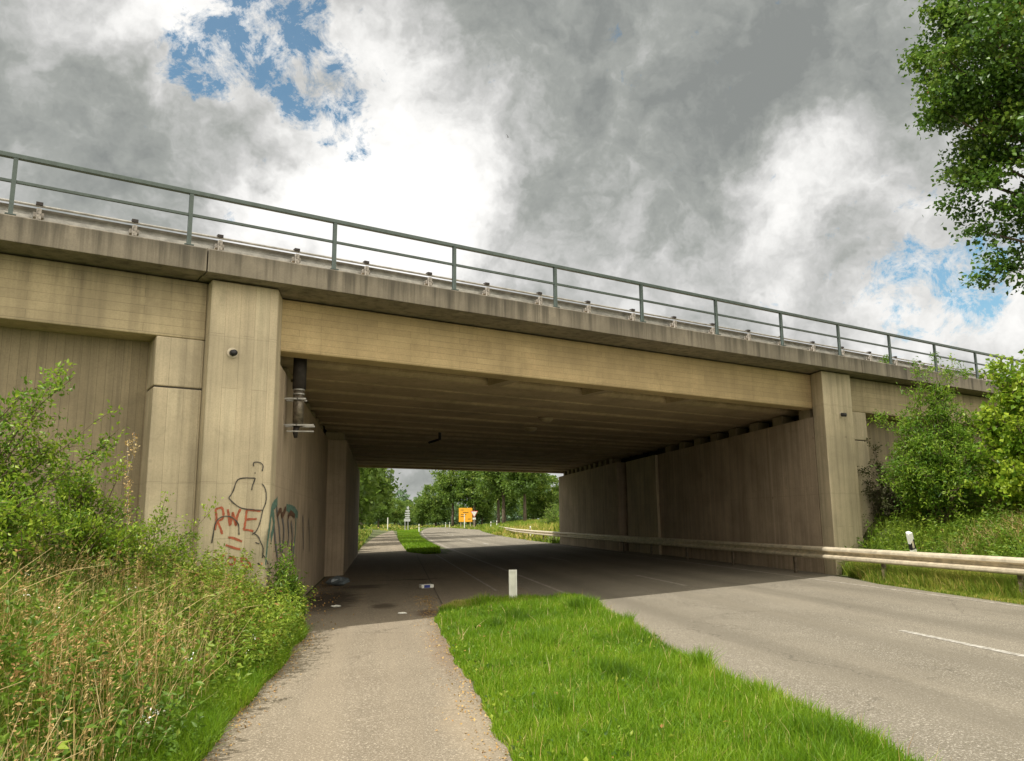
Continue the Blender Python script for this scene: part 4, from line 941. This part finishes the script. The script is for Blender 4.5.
# ------------------------------------------------------------ world: sky with clouds
EL = math.radians(52)
sun_local = Vector((-math.cos(EL), -.035, math.sin(EL))).normalized()
sd = Vector((sun_local.x*CA-sun_local.y*SA, sun_local.x*SA+sun_local.y*CA, sun_local.z))
w = bpy.data.worlds.new('World'); scene.world = w; w.use_nodes = True; nt = NT(w.node_tree)
bg = nt.n['Background']; bg.inputs[1].default_value = .10
sky = nt.new('ShaderNodeTexSky', sky_type='NISHITA'); sky.sun_disc = False
sky.sun_elevation = math.asin(sd.z); sky.sun_rotation = math.atan2(sd.x, sd.y)
LB = [(-0.2401, 0.8137, 0.5293, 0.0739, 0.9), (0.0122, 0.8603, 0.5096, 0.0739, 0.8), (-0.0669, 0.9255, 0.3727, 0.117, 0.8), (-0.1759, 0.8717, 0.4574, 0.0554, 0.4), (0.0624, 0.9068, 0.4169, 0.0739, 0.5), (0.4677, 0.8024, 0.3708, 0.0764, 0.8), (0.5253, 0.7651, 0.3724, 0.0517, 0.6), (0.4103, 0.8188, 0.4015, 0.0443, 0.4), (-0.1404, 0.9112, 0.3873, 0.0616, 0.5), (0.6511, 0.7349, 0.1895, 0.0616, 0.5), (-0.3181, 0.8035, 0.5032, 0.0369, 0.15), (0.197, 0.8721, 0.4478, 0.0431, 0.2), (0.1005, 0.9241, 0.3686, 0.0739, 0.3), (-0.3284, 0.8322, 0.4467, 0.1478, -0.45), (-0.2895, 0.8862, 0.3616, 0.0862, -0.2), (0.2708, 0.801, 0.534, 0.1601, -0.5), (0.4384, 0.7539, 0.4893, 0.1232, -0.75), (0.5314, 0.79, 0.3058, 0.0517, -0.4), (0.209, 0.9062, 0.3674, 0.0739, -0.15), (0.3715, 0.868, 0.3296, 0.0862, -0.12), (0.0901, 0.8281, 0.5532, 0.0739, -0.2), (-0.1748, 0.8854, 0.4306, 0.0419, -0.4), (0.0467, 0.9984, 0.0322, 0.0739, -.12), (0.5699, 0.7335, 0.3704, 0.0616, -0.1)]
BB = [(-0.1648, 0.8394, 0.5179, 0.0419, 1.0), (-0.0993, 0.8441, 0.5269, 0.0517, 1.0), (-0.0726, 0.872, 0.4841, 0.0419, 1.0), (-0.042, 0.8881, 0.4577, 0.0246, 1.0), (-0.0185, 0.9031, 0.429, 0.0148, 1.0), (-0.2163, 0.8419, 0.4944, 0.032, 0.9), (0.6038, 0.7564, 0.2515, 0.0591, 1.0), (0.6348, 0.7382, 0.2283, 0.0369, 0.8), (0.5652, 0.7893, 0.2401, 0.032, 0.5)]
dirv = nt.new('ShaderNodeTexCoord').outputs['Generated']
half = (.5, .5, .5)
w1 = nt.vmath('SCALE', nt.vmath('SUBTRACT', nt.noise(dirv, 7, 5, .6, 0, True), half), .17)
w2 = nt.vmath('SCALE', nt.vmath('SUBTRACT', nt.noise(dirv, 30, 5, .65, 0, True), half), .045)
dw = nt.vmath('NORMALIZE', nt.vmath('ADD', nt.vmath('ADD', dirv, w1), w2))
n0 = None
def blobs(lst, start):
    acc = start
    for x, y, z, r, wt in lst:
        d = nt.vmath('DOT_PRODUCT', dw, (x, y, z), 1)
        e = nt.math('EXPONENT', nt.math('MULTIPLY', nt.math('SUBTRACT', d, 1.0), 2.0/(r*r)))
        acc = nt.math('MULTIPLY_ADD', e, wt*(.72 if wt < 1 and wt > 0 and start is n0 else 1.0), acc)
    return acc
fb = nt.noise(nt.mapping(dirv, (1, 1, 1.6)), 3.2, 8, .6, .3); fb2 = nt.noise(dirv, 14, 8, .62, .2)
n0 = nt.math('MULTIPLY_ADD', nt.math('SUBTRACT', fb, .5), .8, .60)
n0 = nt.math('MULTIPLY_ADD', nt.math('SUBTRACT', fb2, .5), .5, n0)
Lm = blobs(LB, n0)
def relief(scale, det, k, dlt):
    o = (-dlt, -dlt*.15, dlt*.8)
    a_ = nt.noise(nt.vmath('ADD', dirv, w1), scale, det, .58, .25); b_ = nt.noise(nt.vmath('ADD', nt.vmath('ADD', dirv, w1), o), scale, det, .58, .25)
    return nt.math('MULTIPLY', nt.math('SUBTRACT', a_, b_), k), a_
ra, na = relief(4.2, 6, 1.5, .06); rb, nb = relief(12, 5, .55, .016)
Lm = nt.math('ADD', Lm, ra); Lm = nt.math('ADD', Lm, rb)
Lm = nt.math('MULTIPLY_ADD', nt.math('SUBTRACT', na, .5), .5, Lm); Lm = nt.math('MULTIPLY_ADD', nt.math('SUBTRACT', nb, .5), .18, Lm)
Lm = nt.math('MULTIPLY', Lm, .8)
cloud = nt.ramp(Lm, [(0, (1.75, 1.85, 1.78)), (.24, (2.5, 2.6, 2.45)), (.48, (4.0, 4.0, 3.9)), (.74, (5.9, 5.85, 5.7)), (1., (7.2, 7.1, 6.9))])
# unseen bright cloud added behind the viewer to lift light on shaded faces
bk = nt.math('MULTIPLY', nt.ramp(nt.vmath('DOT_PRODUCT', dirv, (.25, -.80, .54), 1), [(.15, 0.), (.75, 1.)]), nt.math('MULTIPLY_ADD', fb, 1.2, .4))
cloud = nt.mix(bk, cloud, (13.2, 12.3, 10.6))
Bm = nt.math('MINIMUM', blobs([(x, y, z, r*1.12, wt*1.05) for x, y, z, r, wt in BB], 0.0), .82)
Bm = nt.math('ADD', Bm, nt.math('MULTIPLY', nt.math('SUBTRACT', nt.noise(dirv, 21, 9, .74, .35), .5), 3.6))
fac = nt.ramp(Bm, [(.50, 0.), (.85, .55), (1.0, .95)])
skyc = nt.mix(1.0, sky.outputs[0], (.74, .98, .92), 'MULTIPLY')
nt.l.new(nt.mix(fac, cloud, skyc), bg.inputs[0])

sl = bpy.data.lights.new('sun', 'SUN'); sl.energy = 3.5; sl.angle = math.radians(.53); sl.color = (1, .955, .87)
so = bpy.data.objects.new('sun', sl); COL.objects.link(so); so.rotation_euler = sd.to_track_quat('Z', 'Y').to_euler(); so.location = (0, 0, 60)

# ------------------------------------------------------------ camera
cam = bpy.data.cameras.new('camera'); co = bpy.data.objects.new('camera', cam); COL.objects.link(co)
cam.sensor_width = 36; cam.lens = 28.125; cam.clip_end = 5000; cam.clip_start = .05
R3 = Matrix(((0.9872031924161402, -0.01836214021574529, -0.15840671920748298), (-0.15919088310076912, -0.17195045770044917, -0.9721580647375215), (-0.00938720517397527, 0.9849344505617128, -0.17267312609586455)))
co.matrix_world = Matrix.Translation((0, 0, 1.75)) @ R3.to_4x4()
scene.camera = co
scene.render.engine = 'CYCLES'; scene.cycles.use_denoising = True
scene.cycles.max_bounces = 6; scene.cycles.diffuse_bounces = 4; scene.cycles.transparent_max_bounces = 4
scene.view_settings.view_transform = 'Standard'; scene.view_settings.look = 'None'; scene.view_settings.exposure = 0.62; scene.view_settings.gamma = 1
